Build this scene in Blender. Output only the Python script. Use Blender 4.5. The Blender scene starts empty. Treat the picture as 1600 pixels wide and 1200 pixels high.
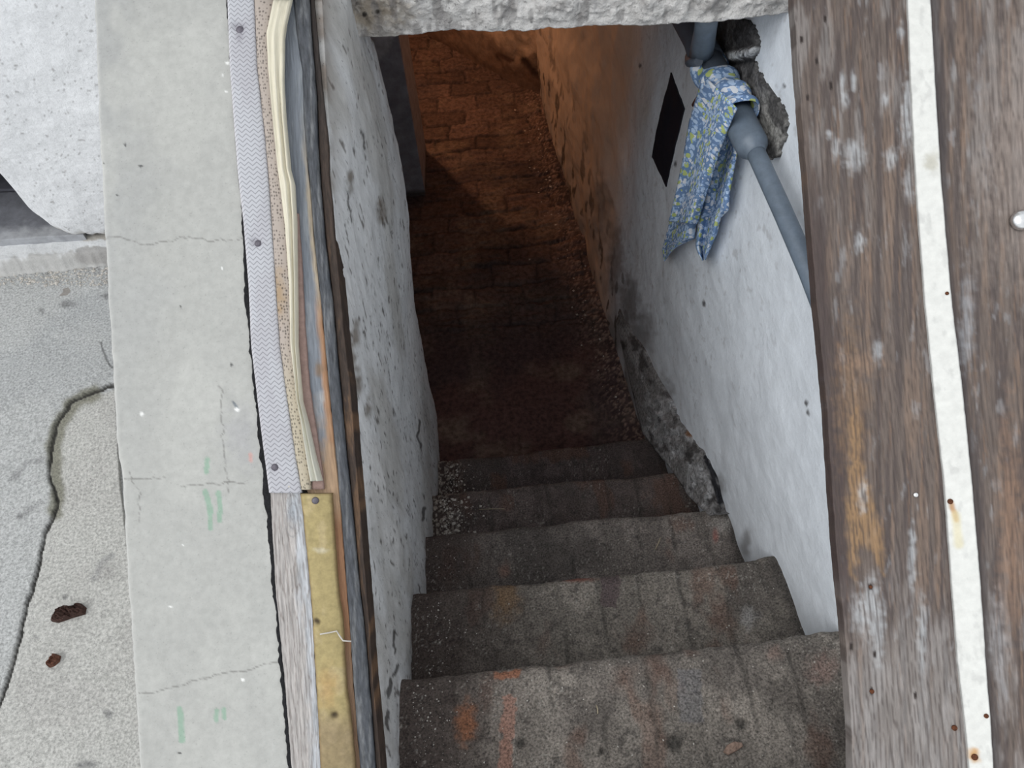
import bpy, bmesh, math, random
import numpy as np
from mathutils import Matrix, Vector, noise as mnoise

random.seed(7)
SC = bpy.context.scene
COL = SC.collection

# ------------------------------------------------------------------ camera
PITCH, YAW, ROLL = 1.0117, 0.0467, -0.0561
CAM = np.array([0.2541, -0.3675, 1.7433])
FPX = 1200.0
_cy, _sy = math.cos(YAW), math.sin(YAW)
FWD = np.array([_sy*math.cos(PITCH), _cy*math.cos(PITCH), -math.sin(PITCH)])
_r = np.array([_cy, -_sy, 0.0]); _u = np.cross(_r, FWD)
RGT = _r*math.cos(ROLL) + _u*math.sin(ROLL)
UPV = -_r*math.sin(ROLL) + _u*math.cos(ROLL)
cd = bpy.data.cameras.new('camera'); cam = bpy.data.objects.new('camera', cd); COL.objects.link(cam)
cd.sensor_width = 36; cd.lens = 36*FPX/1600; cd.clip_start = 0.02
cam.matrix_world = Matrix(((RGT[0], UPV[0], -FWD[0], CAM[0]), (RGT[1], UPV[1], -FWD[1], CAM[1]),
                           (RGT[2], UPV[2], -FWD[2], CAM[2]), (0, 0, 0, 1)))
SC.camera = cam

# ------------------------------------------------------------------ light and exposure
SC.view_settings.view_transform = 'Standard'; SC.view_settings.look = 'None'
SC.view_settings.gamma = 1; SC.view_settings.use_curve_mapping = False
SC.view_settings.exposure = 0.0
wd = bpy.data.worlds.new('overcast_sky'); SC.world = wd; wd.use_nodes = True
wd.node_tree.nodes['Background'].inputs[0].default_value = (0.93, 0.965, 1.0, 1)
wd.node_tree.nodes['Background'].inputs[1].default_value = 1.05
sd_ = bpy.data.lights.new('veiled_sun', 'SUN'); sd_.energy = 1.5; sd_.angle = math.radians(50); sd_.color = (1.0, .99, .97)
so_ = bpy.data.objects.new('veiled_sun', sd_); COL.objects.link(so_); so_.rotation_euler = Vector((-.62, -.28, .74)).to_track_quat('Z', 'Y').to_euler()
ld = bpy.data.lights.new('cellar_lamp', 'POINT'); ld.energy = 25.0; ld.color = (1.0, 0.50, 0.27); ld.shadow_soft_size = 0.03
lo = bpy.data.objects.new('cellar_lamp', ld); lo.location = (-0.32, 3.68, 0.1); COL.objects.link(lo)

# ------------------------------------------------------------------ geometry of the place
H, G, XR, TAP = 0.25708, 0.26, 0.9795, 0.0793      # rise, going, stair width, narrowing of the shaft
ZF = -5*H                                           # cellar floor
ZG = 0.2                                            # yard level
SN = np.array([0.0, -0.567, 1.0]); SD = 0.397; SL = math.hypot(0.567, 1)   # the sloping plane of the hatch frame
SNU = SN/SL

def sz(y, o=0.0): return SD + 0.567*y + o*SL

def hit(px, py, n, d):
    px = np.asarray(px, float); py = np.asarray(py, float); n = np.asarray(n, float)
    v = RGT*((px-800)/FPX)[..., None] - UPV*((py-600)/FPX)[..., None] + FWD
    t = (d - n@CAM)/(v@n)
    return CAM + v*t[..., None]

def onS(px, py, o=0.0): return hit(px, py, SN, SD + o*SL)
def onR(px, py, o=0.0): return hit(px, py, (1, TAP, 0), XR - o)
def onZ(px, py, z): return hit(px, py, (0, 0, 1), z)
def onY(px, py, y): return hit(px, py, (0, 1, 0), y)

def proj(P):
    d = P - CAM; w = d@FWD
    w = np.where(w < 0.05, 0.05, w)
    return 800 + FPX*(d@RGT)/w, 600 - FPX*(d@UPV)/w

# numpy noise ------------------------------------------------------
_rng = np.random.RandomState(5); _T = _rng.rand(256, 256)
def vn(x, y, s=0):
    x = np.asarray(x, float) + s*17.31; y = np.asarray(y, float) + s*9.77
    xi = np.floor(x).astype(int); yi = np.floor(y).astype(int); fx = x-xi; fy = y-yi
    fx = fx*fx*(3-2*fx); fy = fy*fy*(3-2*fy)
    a = _T[xi & 255, yi & 255]; b = _T[(xi+1) & 255, yi & 255]; c = _T[xi & 255, (yi+1) & 255]; d = _T[(xi+1) & 255, (yi+1) & 255]
    return (a*(1-fx)+b*fx)*(1-fy) + (c*(1-fx)+d*fx)*fy
def fbm(x, y, s=0, o=4):
    r = 0; a = 0.5; t = 0
    for k in range(o):
        r = r + a*vn(np.asarray(x)*2**k, np.asarray(y)*2**k, s+k*3); t += a; a *= 0.5
    return r/t
def sst(a, b, x): t = np.clip((x-a)/(b-a), 0, 1); return t*t*(3-2*t)
def dist_line(px, py, pts):
    d = np.full(np.shape(px), 1e9)
    for (x0, y0), (x1, y1) in zip(pts[:-1], pts[1:]):
        vx, vy = x1-x0, y1-y0; t = np.clip(((px-x0)*vx+(py-y0)*vy)/(vx*vx+vy*vy+1e-9), 0, 1)
        d = np.minimum(d, np.hypot(px-x0-t*vx, py-y0-t*vy))
    return d
def line_mask(px, py, pts, w, soft=1.5, wob=3.0):
    X = px + (fbm(px/14, py/14, 3)-.5)*2*wob; Y = py + (fbm(px/14, py/14, 8)-.5)*2*wob
    return 1-sst(w, w+soft, dist_line(X, Y, pts))
def blob(px, py, cx, cy, rx, ry, soft=0.5, rag=0.35, s=0):
    d = np.hypot((px-cx)/rx, (py-cy)/ry) + (fbm(px/9, py/9, s, 4)-.5)*2*rag
    return 1-sst(1-soft, 1+soft*0.3, d)
def inpoly(px, py, poly):
    r = np.zeros(np.shape(px), bool); n = len(poly)
    for i in range(n):
        x0, y0 = poly[i]; x1, y1 = poly[(i+1) % n]
        if y0 == y1: continue
        c = ((y0 > py) != (y1 > py)) & (px < (x1-x0)*(py-y0)/(y1-y0)+x0)
        r ^= c
    return r
def polymask(px, py, poly, rag=4, s=0, sc=10, fall=2):
    X = px + (fbm(px/sc, py/sc, s)-.5)*2*rag; Y = py + (fbm(px/sc, py/sc, s+5)-.5)*2*rag
    d = dist_line(X, Y, poly+[poly[0]]); ins = inpoly(X, Y, poly)
    return np.where(ins, sst(0, fall, d), 0)
def mix(c, col, m): return c*(1-m[..., None]) + np.array(col, float)*m[..., None]
def interp(tab):
    ys = [t[1] for t in tab]; xs = [t[0] for t in tab]
    def f(y):
        r = np.interp(y, ys, xs)
        r = np.where(y < ys[0], xs[0]+(y-ys[0])*(xs[1]-xs[0])/(ys[1]-ys[0]), r)
        return np.where(y > ys[-1], xs[-1]+(y-ys[-1])*(xs[-1]-xs[-2])/(ys[-1]-ys[-2]), r)
    return f

# ------------------------------------------------------------------ materials
def new_mat(name):
    m = bpy.data.materials.new(name); m.use_nodes = True
    nt = m.node_tree; return m, nt, nt.nodes['Principled BSDF']
def N(nt, t, **kw):
    n = nt.nodes.new(t)
    for k, v in kw.items():
        if k.startswith('i_'):
            key = k[2:]; key = int(key) if key.isdigit() else key.replace('_', ' ')
            n.inputs[key].default_value = v
        else: setattr(n, k, v)
    return n
def surf(name, rough=0.85, scale=60, contrast=0.35, bump=0.4, bdist=0.004, spec=0.3, stretch=(1, 1, 1), uv=False, metal=0, speck=0.0, spscale=260, flat=None):
    """albedo from the mesh's own colour attribute (or flat), varied by grain; grain also drives the bump"""
    m, nt, bs = new_mat(name); L = nt.links
    if uv: src = N(nt, 'ShaderNodeTexCoord').outputs['UV']
    else: src = N(nt, 'ShaderNodeNewGeometry').outputs['Position']
    mp = N(nt, 'ShaderNodeMapping'); mp.inputs['Scale'].default_value = stretch; L.new(src, mp.inputs['Vector'])
    n1 = N(nt, 'ShaderNodeTexNoise'); n1.inputs['Scale'].default_value = scale; n1.inputs['Detail'].default_value = 8; n1.inputs['Roughness'].default_value = 0.65
    L.new(mp.outputs[0], n1.inputs['Vector'])
    if flat is None:
        a = N(nt, 'ShaderNodeVertexColor', layer_name='tint'); base = a.outputs[0]
    else:
        a = N(nt, 'ShaderNodeRGB'); a.outputs[0].default_value = (*flat, 1); base = a.outputs[0]
    mr = N(nt, 'ShaderNodeMapRange'); mr.inputs['From Min'].default_value = .34; mr.inputs['From Max'].default_value = .66
    mr.inputs['To Min'].default_value = 1-contrast; mr.inputs['To Max'].default_value = 1+contrast
    L.new(n1.outputs['Fac'], mr.inputs['Value'])
    vm = N(nt, 'ShaderNodeVectorMath', operation='SCALE'); L.new(base, vm.inputs[0]); L.new(mr.outputs[0], vm.inputs['Scale'])
    out = vm.outputs[0]
    if speck:
        n2 = N(nt, 'ShaderNodeTexNoise'); n2.inputs['Scale'].default_value = spscale; n2.inputs['Detail'].default_value = 3; L.new(mp.outputs[0], n2.inputs['Vector'])
        r2 = N(nt, 'ShaderNodeMapRange'); r2.inputs['From Min'].default_value = .36; r2.inputs['From Max'].default_value = .30
        r2.inputs['To Min'].default_value = 1; r2.inputs['To Max'].default_value = 1-speck; L.new(n2.outputs['Fac'], r2.inputs['Value'])
        v2 = N(nt, 'ShaderNodeVectorMath', operation='SCALE'); L.new(out, v2.inputs[0]); L.new(r2.outputs[0], v2.inputs['Scale']); out = v2.outputs[0]
    L.new(out, bs.inputs['Base Color'])
    bs.inputs['Roughness'].default_value = rough; bs.inputs['Specular IOR Level'].default_value = spec; bs.inputs['Metallic'].default_value = metal
    b = N(nt, 'ShaderNodeBump'); b.inputs['Strength'].default_value = bump; b.inputs['Distance'].default_value = bdist
    L.new(n1.outputs['Fac'], b.inputs['Height']); L.new(b.outputs[0], bs.inputs['Normal'])
    return m

M = {}
M['concrete'] = surf('smooth_concrete', scale=70, contrast=.07, bump=.35, bdist=.003, speck=.15)
M['yard'] = surf('rough_concrete', scale=190, contrast=.34, bump=.9, bdist=.004, speck=.3, spscale=320)
M['plaster'] = surf('white_plaster', scale=90, contrast=.06, bump=.7, bdist=.004, speck=.15, spscale=150)
M['limewash'] = surf('limewashed_wall', scale=22, contrast=.045, bump=.5, bdist=.010, spec=.35, rough=.7)
M['oldwash'] = surf('old_limewash', scale=40, contrast=.12, bump=.7, bdist=.005, stretch=(1, 1, .45), speck=.45, spscale=130)
M['lintel'] = surf('rough_cast_plaster', scale=55, contrast=.16, bump=1, bdist=.012, speck=.45, spscale=90)
M['step'] = surf('worn_brick_step', scale=210, contrast=.62, bump=.9, bdist=.003, speck=.4, spscale=420)
M['floor'] = surf('cellar_brick', scale=45, contrast=.45, bump=1, bdist=.008)
M['cellar'] = surf('cellar_plaster', scale=18, contrast=.25, bump=.8, bdist=.012)
M['wood'] = surf('weathered_timber', scale=26, contrast=.22, bump=.8, bdist=.0025, stretch=(9, .7, 1), uv=True, spec=.35, rough=.62)
M['greywood'] = surf('bleached_timber', scale=24, contrast=.38, bump=.9, bdist=.003, stretch=(12, .7, 1), uv=True, rough=.8)
M['darkwood'] = surf('dark_timber', scale=30, contrast=.45, bump=.6, bdist=.003, stretch=(7, 1, 1), uv=True, rough=.6)
M['paint'] = surf('white_painted_strip', scale=60, contrast=.07, bump=.35, bdist=.002, rough=.55)
M['rubber'] = surf('ochre_foam', scale=90, contrast=.16, bump=.4, bdist=.002, rough=.75)
M['cream'] = surf('cream_cloth', scale=30, contrast=.1, bump=.5, bdist=.003, stretch=(6, .6, 1), uv=True, rough=.85)
M['tar'] = surf('black_tar', scale=120, contrast=.5, bump=1, bdist=.006, flat=(.012, .012, .014), rough=.8)
M['pipe'] = surf('grey_plastic_pipe', scale=50, contrast=.12, bump=.1, bdist=.001, flat=(.13, .165, .21), rough=.45, spec=.5)
M['fitting'] = surf('dark_grey_fitting', scale=50, contrast=.15, bump=.1, bdist=.001, flat=(.075, .09, .115), rough=.45, spec=.5)
M['black'] = surf('black_board', scale=70, contrast=.2, bump=.2, bdist=.001, flat=(.010, .011, .018), rough=.6)
M['nail'] = surf('dull_nail_head', scale=200, contrast=.2, bump=.2, bdist=.0005, flat=(.13, .12, .14), rough=.55, metal=.5)
M['rust'] = surf('rusty_nail_head', scale=300, contrast=.5, bump=.6, bdist=.0008, flat=(.09, .03, .012), rough=.85)
M['steel'] = surf('bright_bolt', scale=100, contrast=.1, bump=.1, bdist=.0005, flat=(.75, .75, .75), rough=.25, metal=1)
M['mortar'] = surf('bare_mortar', scale=80, contrast=.55, bump=1, bdist=.012)
M['bare'] = surf('bare_masonry_mortar', scale=110, contrast=.6, bump=1, bdist=.004)
M['slate'] = surf('grey_doorstep_stone', scale=30, contrast=.2, bump=.5, bdist=.004)
M['crumb'] = surf('plaster_crumb', scale=100, contrast=.15, bump=.3, flat=(.5, .47, .43))
M['bark'] = surf('dark_scrap', scale=220, contrast=.6, bump=1, bdist=.003, flat=(.055, .028, .022))
M['leaf'] = surf('dry_leaf', scale=120, contrast=.2, bump=.4, bdist=.001, flat=(.27, .19, .15))
M['straw'] = surf('pale_straw', scale=120, contrast=.2, bump=.2, flat=(.42, .36, .25))
M['cord'] = surf('brown_cord', scale=120, contrast=.3, bump=.2, flat=(.10, .03, .025))

def herringbone():
    m, nt, bs = new_mat('grey_chevron_fabric'); L = nt.links
    sx = N(nt, 'ShaderNodeSeparateXYZ'); L.new(N(nt, 'ShaderNodeTexCoord').outputs['UV'], sx.inputs[0])
    pp = N(nt, 'ShaderNodeMath', operation='PINGPONG'); pp.inputs[1].default_value = .0066; L.new(sx.outputs[0], pp.inputs[0])
    a = N(nt, 'ShaderNodeMath', operation='MULTIPLY'); a.inputs[1].default_value = 1.0; L.new(pp.outputs[0], a.inputs[0])
    s = N(nt, 'ShaderNodeMath', operation='ADD'); L.new(sx.outputs[1], s.inputs[0]); L.new(a.outputs[0], s.inputs[1])
    q = N(nt, 'ShaderNodeMath', operation='PINGPONG'); q.inputs[1].default_value = .0042; L.new(s.outputs[0], q.inputs[0])
    r = N(nt, 'ShaderNodeMapRange'); r.inputs['From Min'].default_value = 0; r.inputs['From Max'].default_value = .0016
    r.inputs['To Min'].default_value = .5; r.inputs['To Max'].default_value = 1; L.new(q.outputs[0], r.inputs['Value'])
    vc = N(nt, 'ShaderNodeVertexColor', layer_name='tint')
    v = N(nt, 'ShaderNodeVectorMath', operation='SCALE'); L.new(vc.outputs[0], v.inputs[0]); L.new(r.outputs[0], v.inputs['Scale'])
    L.new(v.outputs[0], bs.inputs['Base Color']); bs.inputs['Roughness'].default_value = .85; bs.inputs['Specular IOR Level'].default_value = .2
    b = N(nt, 'ShaderNodeBump'); b.inputs['Strength'].default_value = .35; b.inputs['Distance'].default_value = .0012
    L.new(r.outputs[0], b.inputs['Height']); L.new(b.outputs[0], bs.inputs['Normal']); return m
def perforated():
    m, nt, bs = new_mat('tan_pricked_foam'); L = nt.links
    uv = N(nt, 'ShaderNodeTexCoord').outputs['UV']
    mp = N(nt, 'ShaderNodeMapping'); mp.inputs['Scale'].default_value = (1, .8, 1); L.new(uv, mp.inputs['Vector'])
    v = N(nt, 'ShaderNodeTexVoronoi'); v.inputs['Scale'].default_value = 200; v.inputs['Randomness'].default_value = .5; L.new(mp.outputs[0], v.inputs['Vector'])
    r = N(nt, 'ShaderNodeMapRange'); r.inputs['From Min'].default_value = .2; r.inputs['From Max'].default_value = .42
    r.inputs['To Min'].default_value = .38; r.inputs['To Max'].default_value = 1; L.new(v.outputs['Distance'], r.inputs['Value'])
    vc = N(nt, 'ShaderNodeVertexColor', layer_name='tint')
    s = N(nt, 'ShaderNodeVectorMath', operation='SCALE'); L.new(vc.outputs[0], s.inputs[0]); L.new(r.outputs[0], s.inputs['Scale'])
    L.new(s.outputs[0], bs.inputs['Base Color']); bs.inputs['Roughness'].default_value = .9
    b = N(nt, 'ShaderNodeBump'); b.inputs['Strength'].default_value = .5; b.inputs['Distance'].default_value = .002
    L.new(r.outputs[0], b.inputs['Height']); L.new(b.outputs[0], bs.inputs['Normal']); return m
def floral():
    m, nt, bs = new_mat('floral_cotton'); L = nt.links
    uv = N(nt, 'ShaderNodeTexCoord').outputs['UV']
    wn = N(nt, 'ShaderNodeTexNoise'); wn.inputs['Scale'].default_value = 60; L.new(uv, wn.inputs['Vector'])
    ad = N(nt, 'ShaderNodeMixRGB', blend_type='LINEAR_LIGHT'); ad.inputs[0].default_value = .006; L.new(uv, ad.inputs[1]); L.new(wn.outputs['Color'], ad.inputs[2])
    cur = None
    base = (.16, .26, .45, 1)
    prev = N(nt, 'ShaderNodeRGB'); prev.outputs[0].default_value = base; cur = prev.outputs[0]
    for sc, off, thr, col, keep in ((75, (0, 0, 0), .50, (.46, .60, .80, 1), .12), (58, (.31, .17, 0), .44, (.72, .75, .80, 1), .55), (50, (.77, .43, 0), .44, (.46, .54, .20, 1), .62), (120, (.1, .9, 0), .34, (.30, .44, .70, 1), .5)):
        mp = N(nt, 'ShaderNodeMapping'); mp.inputs['Location'].default_value = off; L.new(ad.outputs[0], mp.inputs['Vector'])
        v = N(nt, 'ShaderNodeTexVoronoi'); v.inputs['Scale'].default_value = sc; L.new(mp.outputs[0], v.inputs['Vector'])
        lt = N(nt, 'ShaderNodeMath', operation='LESS_THAN'); lt.inputs[1].default_value = thr; L.new(v.outputs['Distance'], lt.inputs[0])
        sp = N(nt, 'ShaderNodeSeparateColor'); L.new(v.outputs['Color'], sp.inputs[0])
        gt = N(nt, 'ShaderNodeMath', operation='GREATER_THAN'); gt.inputs[1].default_value = keep; L.new(sp.outputs[0], gt.inputs[0])
        mu = N(nt, 'ShaderNodeMath', operation='MULTIPLY'); L.new(lt.outputs[0], mu.inputs[0]); L.new(gt.outputs[0], mu.inputs[1])
        mx = N(nt, 'ShaderNodeMixRGB'); L.new(mu.outputs[0], mx.inputs[0]); L.new(cur, mx.inputs[1]); mx.inputs[2].default_value = col; cur = mx.outputs[0]
    L.new(cur, bs.inputs['Base Color']); bs.inputs['Roughness'].default_value = .9; bs.inputs['Specular IOR Level'].default_value = .15
    return m
M['chevron'] = herringbone(); M['pricked'] = perforated(); M['floral'] = floral()

# ------------------------------------------------------------------ object helpers
def link(name, me, mat, parent=None):
    o = bpy.data.objects.new(name, me); COL.objects.link(o)
    if mat: me.materials.append(mat)
    # move the origin to the middle of the base
    n = len(me.vertices); co = np.empty(n*3); me.vertices.foreach_get('co', co); co = co.reshape(-1, 3)
    c = (co.min(0)+co.max(0))/2; c[2] = co[:, 2].min()
    me.vertices.foreach_set('co', (co-c).ravel()); me.update()
    if parent: o.parent = parent; o.location = Vector(c)-Vector(parent.location)
    else: o.location = Vector(c)
    return o
def tag(o, label=None, cat=None, group=None, kind=None):
    if label: o['label'] = label
    if cat: o['category'] = cat
    if group: o['group'] = group
    if kind: o['kind'] = kind
    return o
def thing(name, label, cat, loc, group=None):
    o = bpy.data.objects.new(name, None); COL.objects.link(o); o.location = Vector([float(v) for v in loc]); o.empty_display_size = .05
    return tag(o, label, cat, group)

def sheet(name, P, down, mat, tint=None, parent=None, smooth=True, uvscale=None):
    """a solid from a grid of surface points P (ny,nx,3): the grid, side faces along `down` and a back"""
    ny, nx, _ = P.shape; down = np.asarray(down, float)
    top = P.reshape(-1, 3)
    idx = np.arange(ny*nx).reshape(ny, nx)
    loop = np.concatenate([idx[0, :], idx[1:, -1], idx[-1, -2::-1], idx[-2:0:-1, 0]])
    back = top + down
    nv = ny*nx
    verts = np.concatenate([top, back[loop]])
    a = idx[:-1, :-1].ravel(); b = idx[:-1, 1:].ravel(); c = idx[1:, 1:].ravel(); d = idx[1:, :-1].ravel()
    # orientation: face normal should oppose `down`
    i, j = ny//2, nx//2
    nrm = np.cross(P[min(i+1, ny-1), j]-P[max(i-1, 0), j], P[i, min(j+1, nx-1)]-P[i, max(j-1, 0)])
    flip = nrm@down > 0
    quads = np.stack([a, b, c, d] if flip is np.True_ or flip else [a, d, c, b], 1)
    # [a,b,c,d]: normal = col x row direction = -nrm
    m = len(loop); k = np.arange(m); lo = loop; hi = nv+k; lo2 = np.roll(loop, -1); hi2 = nv+(k+1) % m
    side = np.stack([lo, hi, hi2, lo2] if flip else [lo, lo2, hi2, hi], 1)
    faces = quads.tolist()+side.tolist()+[(nv+k).tolist()[::(1 if not flip else 1)] if flip else (nv+k).tolist()[::-1]]
    me = bpy.data.meshes.new(name); me.from_pydata(verts.tolist(), [], faces); 
    me.polygons.foreach_set('use_smooth', [smooth]*len(quads)+[False]*(len(faces)-len(quads)))
    # colour
    if tint is not None:
        t = np.broadcast_to(np.asarray(tint, float), (ny, nx, 3)).reshape(-1, 3)
        t = np.concatenate([t, t[loop]]); t = np.clip(t, 0, 1)
        at = me.color_attributes.new('tint', 'FLOAT_COLOR', 'POINT')
        at.data.foreach_set('color', np.concatenate([t, np.ones((len(t), 1))], 1).ravel())
    # uv in metres
    j0 = P[ny//2]; du = np.concatenate([[0], np.cumsum(np.linalg.norm(np.diff(j0, axis=0), axis=1))])
    i0 = P[:, nx//2]; dv = np.concatenate([[0], np.cumsum(np.linalg.norm(np.diff(i0, axis=0), axis=1))])
    UU, VV = np.meshgrid(du, dv); uvp = np.stack([UU, VV], -1).reshape(-1, 2)
    uvp = np.concatenate([uvp, uvp[loop]+[.013, 0]])
    ul = me.uv_layers.new(name='UVMap'); li = np.empty(len(me.loops), int); me.loops.foreach_get('vertex_index', li)
    ul.data.foreach_set('uv', uvp[li].ravel())
    return link(name, me, mat, parent)

def box(name, lo, hi, mat, parent=None, tint=(.5, .5, .5), bevel=0):
    bm = bmesh.new(); bmesh.ops.create_cube(bm, size=1)
    for v in bm.verts: v.co = Vector([lo[i] if v.co[i] < 0 else hi[i] for i in range(3)])
    if bevel: bmesh.ops.bevel(bm, geom=bm.edges[:], offset=bevel, segments=2, affect='EDGES')
    me = bpy.data.meshes.new(name); bm.to_mesh(me); bm.free()
    at = me.color_attributes.new('tint', 'FLOAT_COLOR', 'POINT')
    at.data.foreach_set('color', list((*tint, 1))*len(me.vertices))
    return link(name, me, mat, parent)

def strip_px(name, left, right, y0, y1, off, thick, mat, colf, parent=None, nx=None, step=3.0, bulge=0.0, wob=0.0, plane=None, lift=None):
    """a board or strip lying in the sloping frame: outline taken between two edge curves"""
    fl, fr = interp(left), interp(right)
    ny = int((y1-y0)/step)+1; w = np.mean([fr(y)-fl(y) for y in np.linspace(max(y0, 0), min(y1, 1200), 8)])
    nx = nx or max(5, int(w/step)+1)
    yy = np.linspace(y0, y1, ny)[:, None]*np.ones((1, nx)); t = np.linspace(0, 1, nx)[None]*np.ones((ny, 1))
    wl = (fbm(yy/16, yy*0, 11)-.5)*2*wob; wr = (fbm(yy/16, yy*0, 23)-.5)*2*wob
    L, R = fl(yy)+wl, fr(yy)+wr
    xx = L+(R-L)*t
    o = off + bulge*np.sqrt(np.clip(1-(2*t-1)**2, 0, 1))
    if lift is not None: o = o + lift(xx, yy, t)
    P = (plane or (lambda a, b: onS(a, b, 0)))(xx, yy)
    P = P + SNU*o[..., None] if np.ndim(o) else P + SNU*o
    return sheet(name, P, -SNU*thick, mat, colf(xx, yy, t), parent)

def tube(name, pts, radii, mat, parent=None, seg=20, cap=True):
    pts = [Vector(p) for p in pts]
    if not hasattr(radii, '__len__'): radii = [radii]*len(pts)
    vs, fs = [], []
    d0 = (pts[1]-pts[0]).normalized(); nrm = d0.orthogonal().normalized()
    for i, p in enumerate(pts):
        d = (pts[min(i+1, len(pts)-1)]-pts[max(i-1, 0)]).normalized()
        nrm = (nrm - d*nrm.dot(d)).normalized(); bn = d.cross(nrm)
        for k in range(seg):
            a = 2*math.pi*k/seg; vs.append(p+(nrm*math.cos(a)+bn*math.sin(a))*radii[i])
    for i in range(len(pts)-1):
        for k in range(seg):
            k2 = (k+1) % seg; fs.append((i*seg+k, i*seg+k2, (i+1)*seg+k2, (i+1)*seg+k))
    n = len(fs)
    if cap: fs.append(tuple(range(seg))[::-1]); fs.append(tuple((len(pts)-1)*seg+k for k in range(seg)))
    me = bpy.data.meshes.new(name); me.from_pydata([tuple(v) for v in vs], [], fs)
    me.polygons.foreach_set('use_smooth', [True]*n+[False]*(len(fs)-n))
    return link(name, me, mat, parent)

def disc(name, c, nrm, r, h, mat, parent=None, dome=.5, seg=14):
    c = Vector(c); n = Vector(nrm).normalized()
    return tube(name, [c-n*.002, c+n*h*dome, c+n*h*.85, c+n*h], [r, r, r*.75, r*.3], mat, parent, seg)

# ================================================================== SETTING
# ---- cellar floor: smooth landing then brick paving
def build_floor():
    xs = np.arange(-1.25, 1.02, .008); ys = np.arange(1.0, 4.75, .008)
    X, Y = np.meshgrid(xs, ys); bw, bl = .125, .235
    wy = Y + (fbm(X*5, Y*5, 2)-.5)*.05+(fbm(X*25, Y*25, 6)-.5)*.02; wx = X+(fbm(X*6, Y*6, 7)-.5)*.06
    row = np.floor(wy/bw); fy = wy/bw-row; sx = wx/bl+(row % 2)*.5+row*.13; colx = np.floor(sx); fx = sx-colx
    ed = np.minimum(np.minimum(fy, 1-fy)*bw, np.minimum(fx, 1-fx)*bl)
    h1 = _T[(row.astype(int)*7+3) & 255, (colx.astype(int)*13+5) & 255]; h2 = _T[(row.astype(int)*5+9) & 255, (colx.astype(int)*11+1) & 255]
    paved = sst(1.72, 1.86, Y+(fbm(X*4, Y*4, 4)-.5)*.15)
    gv = (1-sst(.001, .011, ed+(fbm(X*40, Y*40, 3)-.5)*.006))*(.4+.9*fbm(X*3, Y*3, 19))
    worn = fbm(X*3, Y*3, 12)
    Z = ZF - paved*gv*.010 + paved*(h1-.5)*.008 + (fbm(X*9, Y*9, 1)-.5)*.012 + paved*(fbm(X*14, Y*50, 1)-.5)*.022 + (h2-.5)*.02*paved*(fy-.5)
    c = np.zeros(X.shape+(3,)) + np.array([.10, .055, .05])
    c = c*(1-paved[..., None]) + paved[..., None]*(np.array([.125, .085, .072])*(.75+.5*h2)[..., None])
    c = mix(c, (.03, .022, .022), paved*np.clip(gv, 0, 1)*.75)
    c = mix(c, (.22, .17, .13), sst(.52, .75, fbm(X*7, Y*7, 31))*.5)
    c = mix(c, (.05, .04, .045), sst(.5, .7, fbm(X*2.5, Y*2.5, 41))*.6)
    Z = Z + .03*sst(.14, 0, XR-TAP*Y-X)*1.0
    cr = sst(.60, .64, vn(X*130, Y*130, 3))*sst(.22, .0, XR-TAP*Y-X+(fbm(X*20, Y*20, 2)-.5)*.1)
    Z = Z + cr*.006; c = mix(c, (.30, .21, .17), cr*.8)
    o = sheet('floor', np.stack([X, Y, Z], -1), (0, 0, -.15), M['floor'], c)
    tag(o, kind='structure')
build_floor()

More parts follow.
